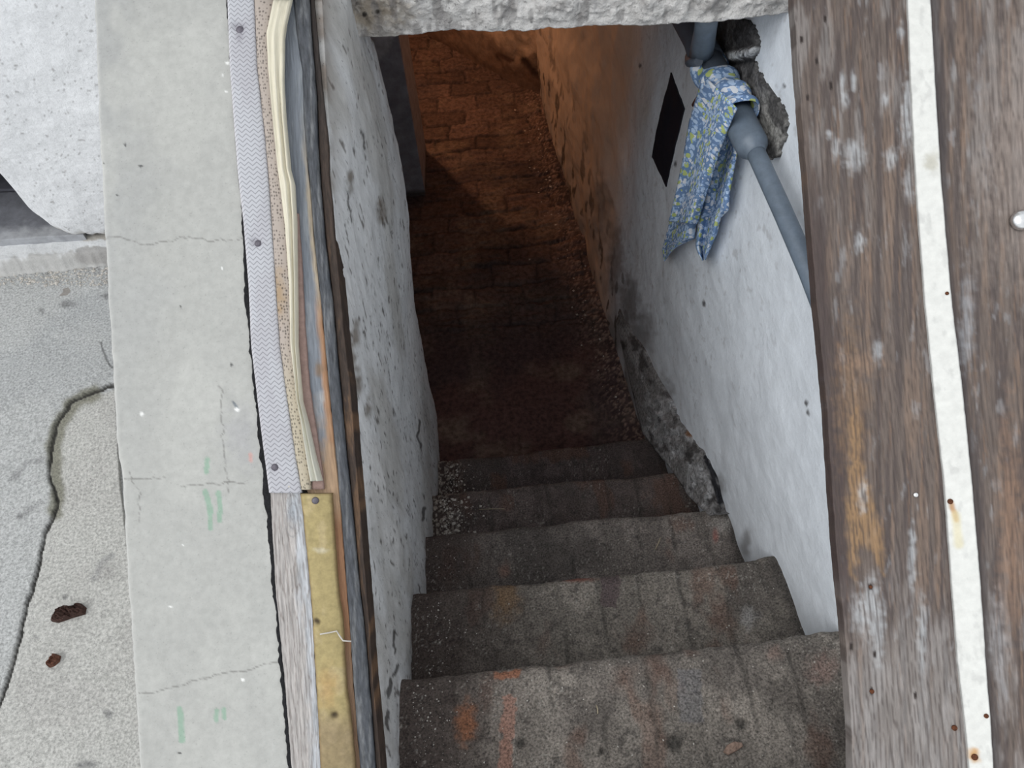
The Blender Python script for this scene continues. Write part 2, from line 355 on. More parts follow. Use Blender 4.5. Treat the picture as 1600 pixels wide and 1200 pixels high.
# ---- left wall of the stair shaft, its far edge leaning in towards the opening
EDGE = [(577, 45), (589, 85), (600, 130), (612, 185), (625, 255), (637, 330), (642, 395), (648, 470), (660, 535), (668, 585), (681, 645), (686, 700)]
_e = np.array([onY(a, b, 1.26) for a, b in EDGE])
def wall_left():
    ny, nz = 330, 330
    s = np.linspace(0, 1, ny)[None]*np.ones((nz, 1)); t = np.linspace(0, 1, nz)[:, None]*np.ones((1, ny))
    yw = -.6+1.86*s
    ztop = np.minimum(sz(yw, -.012), 1.0); Z = ztop+(ZF-.03-ztop)*t
    xe = np.interp(Z, _e[::-1, 2], _e[::-1, 0])
    k = sst(.55, 1.26, yw)
    tp = sst(0, .12, ztop-Z)
    X = xe*k*(.35+.65*tp) + ((fbm(yw*5, Z*4, 3)-.5)*.022*(1-.5*k) + (fbm(yw*30, Z*12, 6)-.5)*.007)*tp
    X -= .012*sst(.5, .0, yw)
    Yw = yw + (fbm(Z*14, Z*0, 9)-.5)*.03*sst(.9, 1.26, yw)
    P = np.stack([X, Yw, Z], -1); px, py = proj(P)
    c = np.zeros(X.shape+(3,))+np.array([.60, .61, .62])
    n = fbm(yw*6, Z*2.5, 15)
    c = mix(c, (.40, .39, .37), sst(.45, .7, n)*.7)
    c = mix(c, (.70, .70, .70), sst(.55, .75, fbm(yw*5, Z*2, 33))*.6)
    # chipped spots
    sp = sst(.70, .80, fbm(yw*75, Z*32, 21, 3))*sst(.42, .62, fbm(yw*5, Z*5, 27))
    c = mix(c, (.14, .13, .12), sp*.7)
    sp2 = sst(.77, .81, fbm(yw*90, Z*30, 71, 2)); c = mix(c, (.08, .07, .065), sp2*.8)
    # grubby band along the frame
    band = np.exp(-np.clip(ztop-Z, 0, 9)/.035)*sst(.35, .6, fbm(yw*12, Z*12, 40))
    c = mix(c, (.17, .13, .10), band*.8)
    for b in ((548, 560, 9, 40), (560, 600, 8, 30), (556, 520, 8, 25), (595, 330, 10, 22), (548, 280, 6, 20), (575, 640, 8, 20)):
        c = mix(c, (.13, .10, .07), blob(px, py, *b, .8, .6)*.75)
    for pts, w in (([(655, 655), (653, 680), (657, 700)], 1.2), ([(662, 795), (660, 812)], 3), ([(617, 985), (615, 1020)], 2), ([(612, 1062), (606, 1090)], 2.5), ([(606, 1110), (606, 1140)], 3), ([(545, 305), (548, 345)], 1.2), ([(565, 205), (570, 235)], 1.2), ([(620, 1040), (616, 1056)], 4)):
        c = mix(c, (.045, .04, .038), line_mask(px, py, pts, w*.55, 1.8, 4)*.85)
    c = mix(c, (.15, .13, .12), (1-sst(0, .06, Z-(-H*np.ceil(yw/G))))*.5*sst(.3, .6, fbm(yw*14, Z*14, 50)))
    P[..., 0] -= .004*sp
    o = sheet('wall_left', P, (-.145, 0, 0), M['oldwash'], c)
    tag(o, kind='structure')
wall_left()

# ---- right wall
def wall_x(yw, Z):
    X = XR-TAP*yw + (fbm(yw*3.2, Z*3.2, 5)-.5)*.022+(fbm(yw*14, Z*10, 8)-.5)*.006
    return X + .02*sst(1.3, 2.6, yw)*(fbm(yw*6, Z*6, 77)-.5)*2
def wall_right():
    yw1 = np.concatenate([np.linspace(-.6, 1.9, 380), np.linspace(1.91, 4.7, 190)])
    nz = 300; ny = len(yw1)
    yw = yw1[None]*np.ones((nz, 1)); t = np.linspace(0, 1, nz)[:, None]*np.ones((1, ny))
    ztop = np.where(yw < .82, sz(yw, -.03), .835); Z = ztop+(ZF-.03-ztop)*t
    X = wall_x(yw, Z)
    P = np.stack([X, yw, Z], -1); px, py = proj(P)
    c = np.zeros(X.shape+(3,))+np.array([.77, .82, .88])
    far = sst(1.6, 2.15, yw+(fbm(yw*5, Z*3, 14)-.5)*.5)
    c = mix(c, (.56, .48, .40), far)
    c = mix(c, (.42, .42, .42), sst(.45, .65, fbm(yw*4, Z*2, 10))*sst(.9, 1.5, yw)*.3)
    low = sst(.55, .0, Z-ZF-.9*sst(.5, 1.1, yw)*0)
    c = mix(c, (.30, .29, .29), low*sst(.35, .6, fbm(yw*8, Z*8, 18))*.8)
    pl = sst(.62, .68, fbm(yw*22, Z*9, 60, 3))*sst(1.3, 1.7, yw)*sst(.9, .2, Z-ZF)
    c = mix(c, (.06, .05, .045), pl*.85)
    pl2 = sst(.72, .78, fbm(yw*50, Z*50, 64, 3))*sst(.4, .9, yw); c = mix(c, (.42, .42, .43), pl2*.45)
    # grime above the broken skirting
    for b in ((1000, 520, 25, 45), (985, 470, 18, 50), (1120, 760, 15, 25), (1040, 620, 18, 40), (960, 400, 14, 70), (1165, 850, 10, 30), (940, 330, 16, 60)):
        c = mix(c, (.20, .19, .19), blob(px, py, *b, .9, .5)*.7)
    for cx, cy in ((1250, 370), (1000, 103), (1100, 475), (1225, 135), (1260, 630), (1055, 255), (1195, 175), (1262, 645)):
        c = mix(c, (.15, .15, .16), blob(px, py, cx, cy, 3, 5, .4, .4))
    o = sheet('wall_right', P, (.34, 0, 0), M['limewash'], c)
    tag(o, kind='structure')
wall_right()

# ---- broken mortar along the foot of the right wall
def skirting():
    inner = [(962, 500), (985, 600), (1003, 676), (1025, 705), (1052, 738), (1075, 775), (1108, 806)]
    outer = [(970, 480), (1000, 540), (1045, 625), (1062, 655), (1090, 692), (1110, 720), (1130, 800)]
    def arc(pts, n):
        p = np.array(pts, float); q = np.linspace(0, len(p)-1, n); return np.stack([np.interp(q, range(len(p)), p[:, i]) for i in (0, 1)], -1)
    n, m = 130, 26
    a, b = arc(inner, n), arc(outer, n)
    t = np.linspace(0, 1, m)[None, :]
    px = a[:, :1]*(1-t)+b[:, :1]*t + (fbm(np.linspace(0, 14, n)[:, None]+t*0, t*4, 2)-.5)*12*t; py = a[:, 1:]*(1-t)+b[:, 1:]*t
    off = (.055*(1-t)**.8+.006)+ (fbm(px/9, py/9, 6)-.5)*.022*np.sin(np.pi*np.clip(t, 0, 1))
    w = np.linspace(0, 1, n)[:, None]; off = off*(.25+.75*sst(0, .35, w))
    P = onR(px, py, 0); dirv = CAM-P; dirv /= np.linalg.norm(dirv, axis=-1)[..., None]
    k = dirv@np.array([1, TAP, 0]); P = P + dirv*(-off/k*1.0)[..., None]*1.0
    c = np.zeros(px.shape+(3,))+np.array([.24, .235, .235])
    c = mix(c, (.40, .40, .41), sst(.5, .62, fbm(px/16, py/26, 44))*.9)
    c = mix(c, (.05, .045, .045), sst(.55, .65, fbm(px/12, py/20, 4))*.8)
    c = mix(c, (.22, .12, .07), blob(px, py, 1078, 678, 9, 7))
    c = mix(c, (.025, .025, .03), line_mask(px, py, [(1103, 715), (1115, 745), (1124, 785)], 3, 2, 2))
    o = sheet('baseboard_right', P, (.09, 0, 0), M['mortar'], c)
    tag(o, kind='structure')
skirting()

# ---- lintel over the cellar opening: front of the house wall
def lintel():
    edge = [(470, 60), (540, 56), (590, 56), (640, 52), (700, 48), (780, 48), (850, 44), (930, 41), (1000, 38), (1070, 35), (1130, 32), (1180, 27), (1235, 22), (1420, 8)]
    xs = np.concatenate([np.linspace(520, 1260, 300), np.linspace(1265, 1400, 10)])
    ey = np.interp(xs, [e[0] for e in edge], [e[1] for e in edge]) + (fbm(xs/10, xs*0, 4)-.5)*5+(fbm(xs/45, xs*0, 5)-.5)*5
    tt = np.clip((xs-540)/690, 0, 1.3); yp = 1.13-.135*tt
    B = np.array([onY(x, y, v) for x, y, v in zip(xs, ey, yp)])
    zz = np.concatenate([np.linspace(0, .22, 90), np.linspace(.24, 2.0, 12)])
    P = B[None]+np.zeros((len(zz), 1, 3)); P[..., 2] += zz[:, None]
    X = P[..., 0]; Z = P[..., 2]
    P[..., 1] -= ((fbm(X*30, Z*16, 7)-.5)*.034+(fbm(X*140, Z*140, 2, 3)-.5)*.007)*sst(0, .02, zz)[:, None] + (fbm(X*9, Z*9, 9)-.5)*.02
    P[..., 1] -= .010*(1-sst(0, .015, zz))[:, None]*0
    px, py = proj(P)
    c = np.zeros(X.shape+(3,))+np.array([.68, .665, .65])
    c = mix(c, (.30, .25, .19), blob(px, py, 580, 20, 75, 50, .9, .5)*.9)
    c = mix(c, (.16, .15, .15), sst(.60, .68, fbm(X*55, Z*18, 87))*.55)
    c = mix(c, (.30, .28, .27), sst(.55, .7, fbm(X*40, Z*40, 17))*.5)
    for b in ((535, 12, 7, 6), (570, 22, 5, 5), (532, 30, 6, 14), (590, 18, 5, 4)): c = mix(c, (.04, .035, .03), blob(px, py, *b))
    o = sheet('wall_lintel', P, (0, .26, 0), M['lintel'], c)
    tag(o, kind='structure')
lintel()

# ---- house wall to the left with its curved plaster foot
def house_wall():
    y0 = 1.15
    foot = [(-700, 255), (-300, 258), (-60, 262), (0, 268), (15, 292), (38, 318), (60, 343), (88, 364), (118, 372), (165, 374), (300, 370), (460, 368)]
    xs = np.concatenate([np.linspace(-700, -260, 20), np.linspace(-255, 440, 290)])
    ey = np.interp(xs, [e[0] for e in foot], [e[1] for e in foot]) + (fbm(xs/9, xs*0, 4)-.5)*5
    B = np.array([onY(x, y, y0) for x, y in zip(xs, ey)])
    q = np.concatenate([np.linspace(0, 1, 170)**1.0*.75, np.linspace(.77, 2.6, 10)])
    P = B[None]+np.zeros((len(q), 1, 3)); P[..., 2] = B[None, :, 2]+(q[:, None]); P[..., 0] = B[None, :, 0]
    # perspective columns are not vertical in the picture, they are here
    X, Z = P[..., 0], P[..., 2]
    P[..., 1] += (fbm(X*6, Z*6, 3)-.5)*.02+(fbm(X*60, Z*60, 4)-.5)*.002 + .02*np.exp(-q[:, None]/.02)
    px, py = proj(P)
    c = np.zeros(X.shape+(3,))+np.array([.83, .84, .86])
    c = mix(c, (.50, .47, .42), (1-sst(.006, .03, q))[:, None]*sst(.3, .55, fbm(X*25, Z*25, 3))*.9)
    c = mix(c, (.35, .34, .34), sst(.76, .80, fbm(X*150, Z*150, 8, 3))*.7)
    o = sheet('wall_house', P, (0, .30, 0), M['plaster'], c)
    tag(o, kind='structure')
house_wall()

# ---- yard: ground on the left, with cracks
def yard():
    fl, fr = interp([(-60, 300), (-60, 1300)]), interp([(172, 380), (178, 560), (186, 760), (210, 960), (222, 1100), (232, 1300)])
    py = np.arange(405, 1290, 2.6)[:, None]*np.ones((1, 104)); t = np.linspace(0, 1, 104)[None]*np.ones_like(py)
    px = fl(py)*(1-t)+fr(py)*t
    P = onZ(px, py, ZG)
    # stretch the far left and the near edge so that the yard goes on outside the picture
    X, Y = P[..., 0], P[..., 1]
    hgt = (fbm(X*4, Y*4, 2)-.5)*.012+(fbm(X*50, Y*50, 3)-.5)*.003
    c = np.zeros(X.shape+(3,))+np.array([.44, .445, .44])
    c = mix(c, (.35, .36, .365), sst(.42, .62, fbm(X*5, Y*5, 8))*.6*sst(760, 480, py))
    right = polymask(px, py, [(190, 605), (112, 632), (90, 660), (78, 720), (86, 780), (66, 840), (45, 930), (0, 1090), (-80, 1400), (400, 1400), (400, 605)], 3)
    c = mix(c, (.47, .462, .435), right*.85)
    c = mix(c, (.43, .42, .40), right*sst(.5, .65, fbm(X*9, Y*9, 60))*.6)
    crack = [(180, 600), (150, 612), (110, 630), (92, 655), (80, 700), (74, 740), (85, 768), (88, 790), (70, 830), (60, 880), (40, 950), (25, 1010), (10, 1070), (-20, 1140)]
    moss = line_mask(px, py, [(150, 614), (112, 632), (94, 658), (84, 700), (84, 730), (90, 765), (84, 800)], 6, 10, 5)
    c = mix(c, (.17, .165, .12), moss*.8)
    cm = line_mask(px, py, crack, 1.6, 2.2, 3.5); c = mix(c, (.03, .028, .025), cm*.95)
    c2 = line_mask(px, py, [(158, 535), (165, 560), (176, 574)], .6, 1.8, 2); c = mix(c, (.08, .08, .08), c2*.8)
    for pts in ([(25, 745), (45, 725), (65, 718)], [(145, 905), (155, 880), (172, 868)], [(18, 750), (25, 742)], [(40, 800), (60, 785)]):
        c = mix(c, (.25, .25, .25), line_mask(px, py, pts, 1.5, 6, 5)*.6)
    c = mix(c, (.30, .29, .28), blob(px, py, 165, 890, 25, 18, .8)*.5)
    for cx, cy, rx, ry in ((165, 463, 8, 5), (105, 475, 14, 7), (65, 485, 7, 9), (170, 1115, 10, 8), (100, 932, 4, 5), (55, 995, 5, 4), (140, 1195, 25, 8), (30, 805, 8, 6)):
        c = mix(c, (.16, .16, .16), blob(px, py, cx, cy, rx, ry, .8, .7)*.75)
    grit = sst(455, 425, py)*sst(.5, .56, vn(px*.55, py*.55, 9)); c = mix(c, (.20, .20, .20), grit*.6)
    P[..., 2] += hgt - cm*.006 - right*.0015
    o = sheet('floor_yard', P, (0, 0, -.2), M['yard'], c); tag(o, kind='structure')
yard()
tag(box('floor_yard_left', (-4, -2.5, -.05), (-.39, 1.24, ZG-.012), M['yard'], tint=(.44, .445, .44)), kind='structure')
tag(box('floor_yard_near', (-.385, -2.5, -.05), (2.6, -.29, ZG-.002), M['yard'], tint=(.44, .445, .44)), kind='structure')
tag(box('floor_yard_right', (1.34, -.285, 0), (2.6, 1.2, ZG-.002), M['yard'], tint=(.46, .465, .47)), kind='structure')

# ---- ledge and doorstep by the house wall
def ledge():
    L = [(-80, 370), (118, 371), (170, 379)]
    xs = np.linspace(-900, 172, 320)
    top = np.interp(xs, [-80, 60, 118, 172], [376, 370, 362, 362]); bot = np.interp(xs, [-80, 0, 100, 172], [424, 421, 412, 404])+(fbm(xs/10, xs*0, 3)-.5)*8
    t = np.linspace(0, 1, 26)[:, None]
    px = xs[None]+t*0; py = top[None]*(1-t)+bot[None]*t
    z = ZG+.035-.033*sst(.72, 1, t)+(fbm(px/14, py/14, 6)-.5)*.006
    P = onZ(px, py, ZG+.03); P[..., 2] = z
    c = np.zeros(px.shape+(3,))+np.array([.66, .67, .68])
    c = mix(c, (.36, .35, .33), sst(.6, .8, t+(fbm(px/9, py/9, 8)-.5)*.6)*.7)
    c = mix(c, (.34, .33, .32), polymask(px, py, [(118, 390), (140, 385), (175, 388), (175, 404), (112, 404)], 5)*.9)
    c = mix(c, (.40, .37, .32), polymask(px, py, [(120, 368), (175, 366), (175, 377), (130, 380)], 4)*.8)
    o = sheet('trim_1', P, (0, 0, -.10), M['plaster'], c); tag(o, kind='structure')
ledge()
tag(box('wall_recess', (-4, 1.75, 0), (-.45, 1.95, 3.0), M['plaster'], tint=(.5, .5, .5)), kind='structure')
t_ = thing('stone_doorstep', 'dark grey stone doorstep beside the curved foot of the white house wall', 'doorstep', (-1.1, 1.3, ZG))
def doorstep():
    xs = np.linspace(-900, 130, 160)
    for nm, ya, yb, z, cc in (('slab', lambda x: np.interp(x, [-260, 130], [305, 296]), lambda x: np.interp(x, [-260, 0, 130], [384, 376, 367]), .055, (.19, .195, .22)),
                              ('riser_stone', lambda x: np.interp(x, [-260, 130], [250, 240]), lambda x: np.interp(x, [-260, 130], [302, 293]), .062, (.11, .11, .13))):
        t = np.linspace(0, 1, 30)[:, None]; px = xs[None]+t*0; py = ya(xs)[None]*(1-t)+yb(xs)[None]*t
        P = onZ(px, py, ZG+z); P[..., 2] += (fbm(px/30, py/12, 5)-.5)*.004
        c = np.zeros(px.shape+(3,))+np.array(cc)
        if nm == 'slab': c = mix(c, (.42, .43, .45), sst(.60, .9, t+(fbm(px/14, py/8, 8)-.5)*.5)*.75)
        sheet(nm, P, (0, 0, -.10), M['slate'], c, t_)
doorstep()

# ---- passage beyond: ceiling, side chamber, partition with the lamp behind it, far wall
def vwall(name, a, b, z0, z1, thick, mat, colf, n=120, m=120, rough=.02, side=1, label=None):
    a = np.array(a, float); b = np.array(b, float); d = b-a; L = np.hypot(*d); nr = np.array([-d[1], d[0]])/L*side
    s = np.linspace(0, 1, n)[None]*np.ones((m, 1)); Z = np.linspace(z1, z0, m)[:, None]*np.ones((1, n))
    X = a[0]+d[0]*s; Y = a[1]+d[1]*s; q = s*L
    dis = (fbm(q*5, Z*5, 3)-.5)*rough*2+(fbm(q*25, Z*25, 9)-.5)*rough*.5
    P = np.stack([X+nr[0]*dis, Y+nr[1]*dis, Z], -1)
    o = sheet(name, P, (-nr[0]*thick, -nr[1]*thick, 0), mat, colf(P, q, Z)); return tag(o, kind='structure')
def plain(c): return lambda P, q, Z: np.zeros(q.shape+(3,))+np.array(c)
tag(box('ceiling', (-1.5, 1.22, .78), (1.5, 5.0, .95), M['cellar'], tint=(.35, .3, .26)), kind='structure')
tag(box('wall_chamber', (-1.5, 1.27, ZF-.05), (-1.2, 4.8, .78), M['cellar'], tint=(.3, .28, .26)), kind='structure')
tag(box('wall_near', (-1.5, 1.0, ZF-.05), (-.16, 1.26, .2), M['cellar'], tint=(.3, .28, .26)), kind='structure')
tag(box('wall_earth_left', (-.40, -.62, ZF), (-.155, 1.1, .2), M['cellar'], tint=(.3, .28, .26)), kind='structure')
def part_col(P, q, Z):
    c = np.zeros(q.shape+(3,))+np.array([.30, .31, .36]); px, py = proj(P)
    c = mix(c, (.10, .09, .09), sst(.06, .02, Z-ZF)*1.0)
    c = mix(c, (.52, .53, .56), polymask(px, py, [(570, 40), (625, 40), (612, 70), (590, 100), (570, 110)], 3)*.6)
    return c
c0 = onZ(np.array(665.), np.array(305.), ZF)
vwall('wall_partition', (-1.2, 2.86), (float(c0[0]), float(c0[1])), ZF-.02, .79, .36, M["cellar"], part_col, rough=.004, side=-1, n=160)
pb = onZ(np.array(735.), np.array(92.), ZF); pa = onZ(np.array(872.), np.array(168.), ZF)
def far_col(P, q, Z):
    c = np.zeros(q.shape+(3,))+np.array([.46, .36, .27]); px, py = proj(P)
    c = mix(c, (.20, .14, .10), polymask(px, py, [(815, 100), (835, 82), (880, 85), (885, 150), (850, 150), (825, 125)], 8)*.8)
    c = mix(c, (.03, .02, .02), line_mask(px, py, [(778, 85), (790, 90), (800, 95)], 2, 3, 3))
    c = mix(c, (.03, .02, .02), line_mask(px, py, [(818, 92), (828, 110), (848, 122), (856, 118)], 3, 4, 4))
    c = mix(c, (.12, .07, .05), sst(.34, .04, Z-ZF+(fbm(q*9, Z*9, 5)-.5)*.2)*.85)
    return c
dd = (pb-pa)[:2]
A = pa[:2]-dd*.25; B = pb[:2]+dd*.9
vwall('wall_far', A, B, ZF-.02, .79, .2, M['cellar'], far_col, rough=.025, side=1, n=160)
tag(box('wall_end', (-1.5, 4.45, ZF-.05), (.6, 4.8, .79), M['cellar'], tint=(.35, .26, .19)), kind='structure')

# ================================================================== STEPS
NL = [(632, 1062), (640, 930), (655, 838), (676, 772), (686, 719)]
NR = [(1312, 985), (1222, 868), (1145, 790), (1064, 735), (1008, 683)]
def nose(k, x, wob=True):
    if k < 0: return np.full(np.shape(x), -.30)
    a = onZ(np.array(float(NL[k][0])), np.array(float(NL[k][1])), -k*H); b = onZ(np.array(float(NR[k][0])), np.array(float(NR[k][1])), -k*H)
    y = a[1]+(b[1]-a[1])*(x-a[0])/(b[0]-a[0])
    if wob: y = y+(fbm(x*9, x*0+k, 3+k)-.5)*.022+(fbm(x*45, x*0, 5+k)-.5)*.006
    return y
def step(k, label):
    nx, ny = 300, (120, 84, 64, 50, 44)[k]
    x = np.linspace(-.03, XR-TAP*k*G+.02, nx)[None]*np.ones((ny, 1)); t = np.linspace(0, 1, ny)[:, None]*np.ones((1, nx))
    yf, yb = nose(k, x), nose(k-1, x, False)-.03
    Y = yb+(yf-yb)*t
    dn = (yf-Y)
    # bricks on edge: joints across the tread
    cell = (x+(fbm(Y*9, x*2, 3+k)-.5)*.03)/.105+k*.37; ci = np.floor(cell).astype(int); fx = cell-ci
    ji = (1-sst(.0, .07+.05*fbm(x*30, Y*30, 2), np.minimum(fx, 1-fx)))*sst(.42, .62, fbm(x*9, Y*9, 20+k))*.85
    rnd = _T[(ci*7+k*31) & 255, (ci*3+k) & 255]
    Z = -k*H - .016*np.exp(-dn/.010) + (fbm(x*8, Y*8, 30+k)-.5)*.014 + (fbm(x*60, Y*60, 3)-.5)*.004 - ji*.004
    P = np.stack([x, Y, Z], -1); px, py = proj(P)
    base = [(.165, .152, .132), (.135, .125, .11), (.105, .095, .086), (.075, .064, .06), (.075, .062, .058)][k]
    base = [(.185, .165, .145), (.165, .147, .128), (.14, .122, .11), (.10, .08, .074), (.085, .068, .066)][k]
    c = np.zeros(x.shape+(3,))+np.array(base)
    c = c*(.90+.20*rnd)[..., None]*(.75+.5*fbm(x*130, Y*70, 7))[..., None]
    c = mix(c, np.array(base)*1.6, sst(.5, .66, fbm(x*17, Y*12, 50+k, 6))*.6)
    c = mix(c, (.05, .045, .042), sst(.62, .72, fbm(x*60, Y*60, 55+k, 4))*.5)
    c = mix(c, (.07, .06, .055), sst(.52, .68, fbm(x*6, Y*6, 60+k))*.6)
    c = mix(c, (.13, .07, .05), sst(.58, .72, fbm(x*12, Y*7, 80+k))*.5)
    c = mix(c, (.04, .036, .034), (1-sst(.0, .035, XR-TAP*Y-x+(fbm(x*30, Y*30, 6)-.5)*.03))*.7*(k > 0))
    c = mix(c, (.05, .045, .04), ji*.6)
    c = mix(c, (.28, .26, .23), np.exp(-dn/.006)*.5*sst(.4, .6, fbm(x*20, x*0, 90)))
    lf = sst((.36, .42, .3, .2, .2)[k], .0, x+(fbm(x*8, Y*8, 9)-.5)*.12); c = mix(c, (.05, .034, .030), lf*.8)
    B = lambda *a, **q: blob(px, py, *a, **q)
    c = mix(c, (.42, .40, .36), sst(.83, .87, vn(x*260, Y*260, 31+k))*sst(.45, .6, fbm(x*9, Y*9, 35+k))*.4)
    if k == 0:
        c = mix(c, (.24, .10, .05), B(728, 1130, 20, 38, .7, .5)*.8)
        c = mix(c, (.30, .165, .125), polymask(px, py, [(785, 1085), (808, 1090), (800, 1200), (790, 1230), (778, 1230)], 8)*.75)
        c = mix(c, (.30, .13, .075), polymask(px, py, [(770, 1050), (815, 1044), (812, 1060), (772, 1062)], 4)*.85)
        c = mix(c, (.30, .20, .17), B(1285, 1045, 28, 28, .9, .5)*.5); c = mix(c, (.27, .18, .15), B(1210, 1020, 16, 16, .9, .5)*.4)
        c = mix(c, (.13, .13, .14), polymask(px, py, [(1055, 1045), (1095, 1045), (1100, 1130), (1062, 1130)], 5)*.5)
        for b in ((815, 1160, 10, 11), (1055, 1160, 15, 16), (1160, 1130, 12, 12), (940, 1172, 5, 6)):
            m_ = B(*b, .7, .5); c = mix(c, (.035, .033, .03), m_*.8); P[..., 2] -= m_*.008
    if k == 1:
        c = mix(c, (.20, .12, .06), B(790, 935, 26, 40, .9, .5)*.7); c = mix(c, (.08, .055, .06), polymask(px, py, [(935, 900), (970, 896), (965, 950), (940, 950)], 5)*.7)
        c = mix(c, (.20, .06, .04), B(905, 905, 28, 6, .6, .5)*.7); c = mix(c, (.33, .32, .31), B(1170, 968, 16, 20, .8, .6)*.6)
    if k == 2:
        c = mix(c, (.22, .12, .09), B(790, 890, 12, 14, .8, .5)*.6); c = mix(c, (.28, .10, .08), B(1118, 835, 6, 14, .7, .5)*.7); c = mix(c, (.34, .32, .30), B(1128, 820, 20, 20, .9, .6)*.5)
    if k >= 3:
        cr = sst(.58, .64, vn(x*160, Y*160, 3))*sst(.13, .03, x+(fbm(x*20, Y*20, 4)-.5)*.08); c = mix(c, (.34, .30, .26), cr*.8); P[..., 2] += cr*.004
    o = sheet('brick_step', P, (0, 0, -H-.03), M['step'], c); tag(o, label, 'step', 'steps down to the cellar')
for k, l in enumerate(['widest and nearest worn brick step, with two orange patches at its left',
                       'second worn grey step counting down from the nearest, brownish at its left half',
                       'middle one of the five dark worn steps, third from the nearest',
                       'fourth dark step counting down from the nearest, white crumbs at its left end',
                       'lowest and darkest narrow step, last before the cellar floor']): step(k, l)
for nm in [o for o in COL.objects if o.name.startswith('brick_step')]: del nm['group']

# ================================================================== BULKHEAD CHEEK WALL (left) AND FRAME
def concrete_col(px, py, t):
    c = np.zeros(px.shape+(3,))+np.array([.405, .405, .385])
    c = mix(c, (.33, .335, .335), sst(260, 160, px-py*.04+(fbm(px/60, py/60, 3)-.5)*120)*.5*sst(900, 300, py))
    c = mix(c, (.45, .45, .425), sst(.5, .7, fbm(px/70, py/110, 12))*.6)
    c = c*(.955+.09*fbm(px/60, py/80, 77, 6))[..., None]
    c = mix(c, (.34, .335, .35), blob(px, py, 380, 680, 35, 60, 1, .5)*.5)
    c = mix(c, (.60, .60, .58), (1-sst(0, .03, t))*.5)
    for pts, w in (([(163, 372), (180, 371), (215, 378), (238, 384), (262, 378), (285, 371), (310, 374), (335, 378), (360, 375), (388, 373)], .4),
                   ([(198, 747), (230, 745), (262, 746)], .2), ([(285, 760), (310, 757), (350, 755), (385, 756)], .2), ([(214, 1082), (250, 1078), (290, 1068), (330, 1055), (350, 1049), (385, 1050), (405, 1040), (445, 1028)], .4),
                   ([(346, 600), (351, 690), (354, 730), (357, 770)], .2), ([(205, 735), (218, 770), (220, 815)], .2)):
        c = mix(c, (.17, .165, .155), line_mask(px, py, pts, w*.3, 1.5, 5)*.7)
    for pts, w in (([(325, 718), (324, 737)], 3), ([(322, 768), (327, 785), (330, 800)], 3.6), ([(330, 800), (330, 826)], 2.4), ([(343, 770), (345, 790), (344, 812)], 3.2),
                   ([(282, 1106), (284, 1130), (286, 1156)], 4), ([(340, 1108), (340, 1124)], 2.6), ([(351, 1106), (352, 1120)], 2.4)):
        c = mix(c, (.27, .38, .30), line_mask(px, py, pts, w, 1.5, 1.5)*.9)
    c = mix(c, (.55, .33, .30), line_mask(px, py, [(393, 710), (393, 719)], 2, 2, 1)*.8)
    c = mix(c, (.16, .18, .20), line_mask(px, py, [(366, 628), (373, 637)], 1, 1.5, 1)*.9)
    for cx, cy, r in ((223, 647, 4), (349, 120, 2), (357, 100, 4), (372, 640, 4), (287, 852, 2), (268, 947, 3), (380, 1061, 3), (355, 145, 2), (348, 420, 2)): c = mix(c, (.78, .78, .76), blob(px, py, cx, cy, r, r*.8, .4, .3))
    for cx, cy, rx, ry in ((222, 261, 5, 2.5), (185, 306, 2, 2), (197, 228, 1.5, 4), (282, 1175, 3.5, 2), (363, 570, 2, 4), (284, 480, 1.5, 1.5), (163, 255, 2, 2)): c = mix(c, (.06, .06, .06), blob(px, py, cx, cy, rx, ry, .5, .3))
    return c
CL = [(146, -60), (147, 0), (152, 130), (160, 300), (166, 400), (172, 500), (177, 600), (182, 690), (192, 760), (196, 850), (201, 930), (207, 1010), (213, 1100), (219, 1200)]
CR = [(356, 0), (363, 110), (372, 250), (381, 340), (384, 420), (390, 500), (396, 570), (405, 650), (414, 740), (423, 840), (431, 930), (441, 1030), (447, 1120), (453, 1200)]
o = strip_px('trim_2', CL, CR, -90, 1420, .004, .42, M['concrete'], concrete_col, step=2.4, wob=2.0,
             lift=lambda x, y, t: (fbm(x/70, y/70, 3)-.5)*.006-.006*(1-sst(0, .03, t)))
tag(o, kind='structure')
# black tar filling the joint between the cheek wall and the boards
o = strip_px('tar_joint', [(356, 0), (362, 110), (374, 190), (378, 300), (380, 345), (382, 385), (382, 420), (388, 500), (394, 570), (402, 650), (411, 740), (421, 840), (429, 930), (438, 1030), (445, 1120), (452, 1200)],
             [(364, 0), (368, 110), (382, 200), (388, 340), (400, 480), (412, 640), (428, 780), (432, 860), (438, 930), (449, 1050), (459, 1200)], -60, 1300, .006, .03, M['tar'], lambda x, y, t: np.zeros(x.shape+(3,)), nx=8, wob=5)
tag(o, 'ragged black tar filling the long joint beside the smooth concrete slab', 'tar joint')

FGL = [(359, 0), (363, 110), (375, 270), (384, 350), (392, 450), (396, 540), (406, 627), (417, 715), (424, 770)]
FGR = [(400, 0), (405, 110), (418, 225), (424, 300), (431, 405), (440, 540), (452, 627), (465, 715), (474, 766)]
TR = [(436, 0), (428, 30), (424, 67), (427, 115), (433, 180), (442, 270), (446, 300), (453, 360), (459, 450), (462, 540), (469, 615), (478, 665), (486, 727), (488, 763)]
def grey_fab(px, py, t):
    c = np.zeros(px.shape+(3,))+np.array([.47, .475, .505])
    c = mix(c, (.62, .60, .63), (1-sst(0, .08, t))*.8)
    c = mix(c, (.40, .39, .42), sst(.45, .7, fbm(px/20, py/60, 4))*.5)
    for cx, cy, rx, ry in ((376, 48, 16, 9), (380, 62, 8, 16), (404, 381, 12, 9)): c = mix(c, (.27, .26, .29), blob(px, py, cx, cy, rx, ry, .9, .3)*.6)
    return c
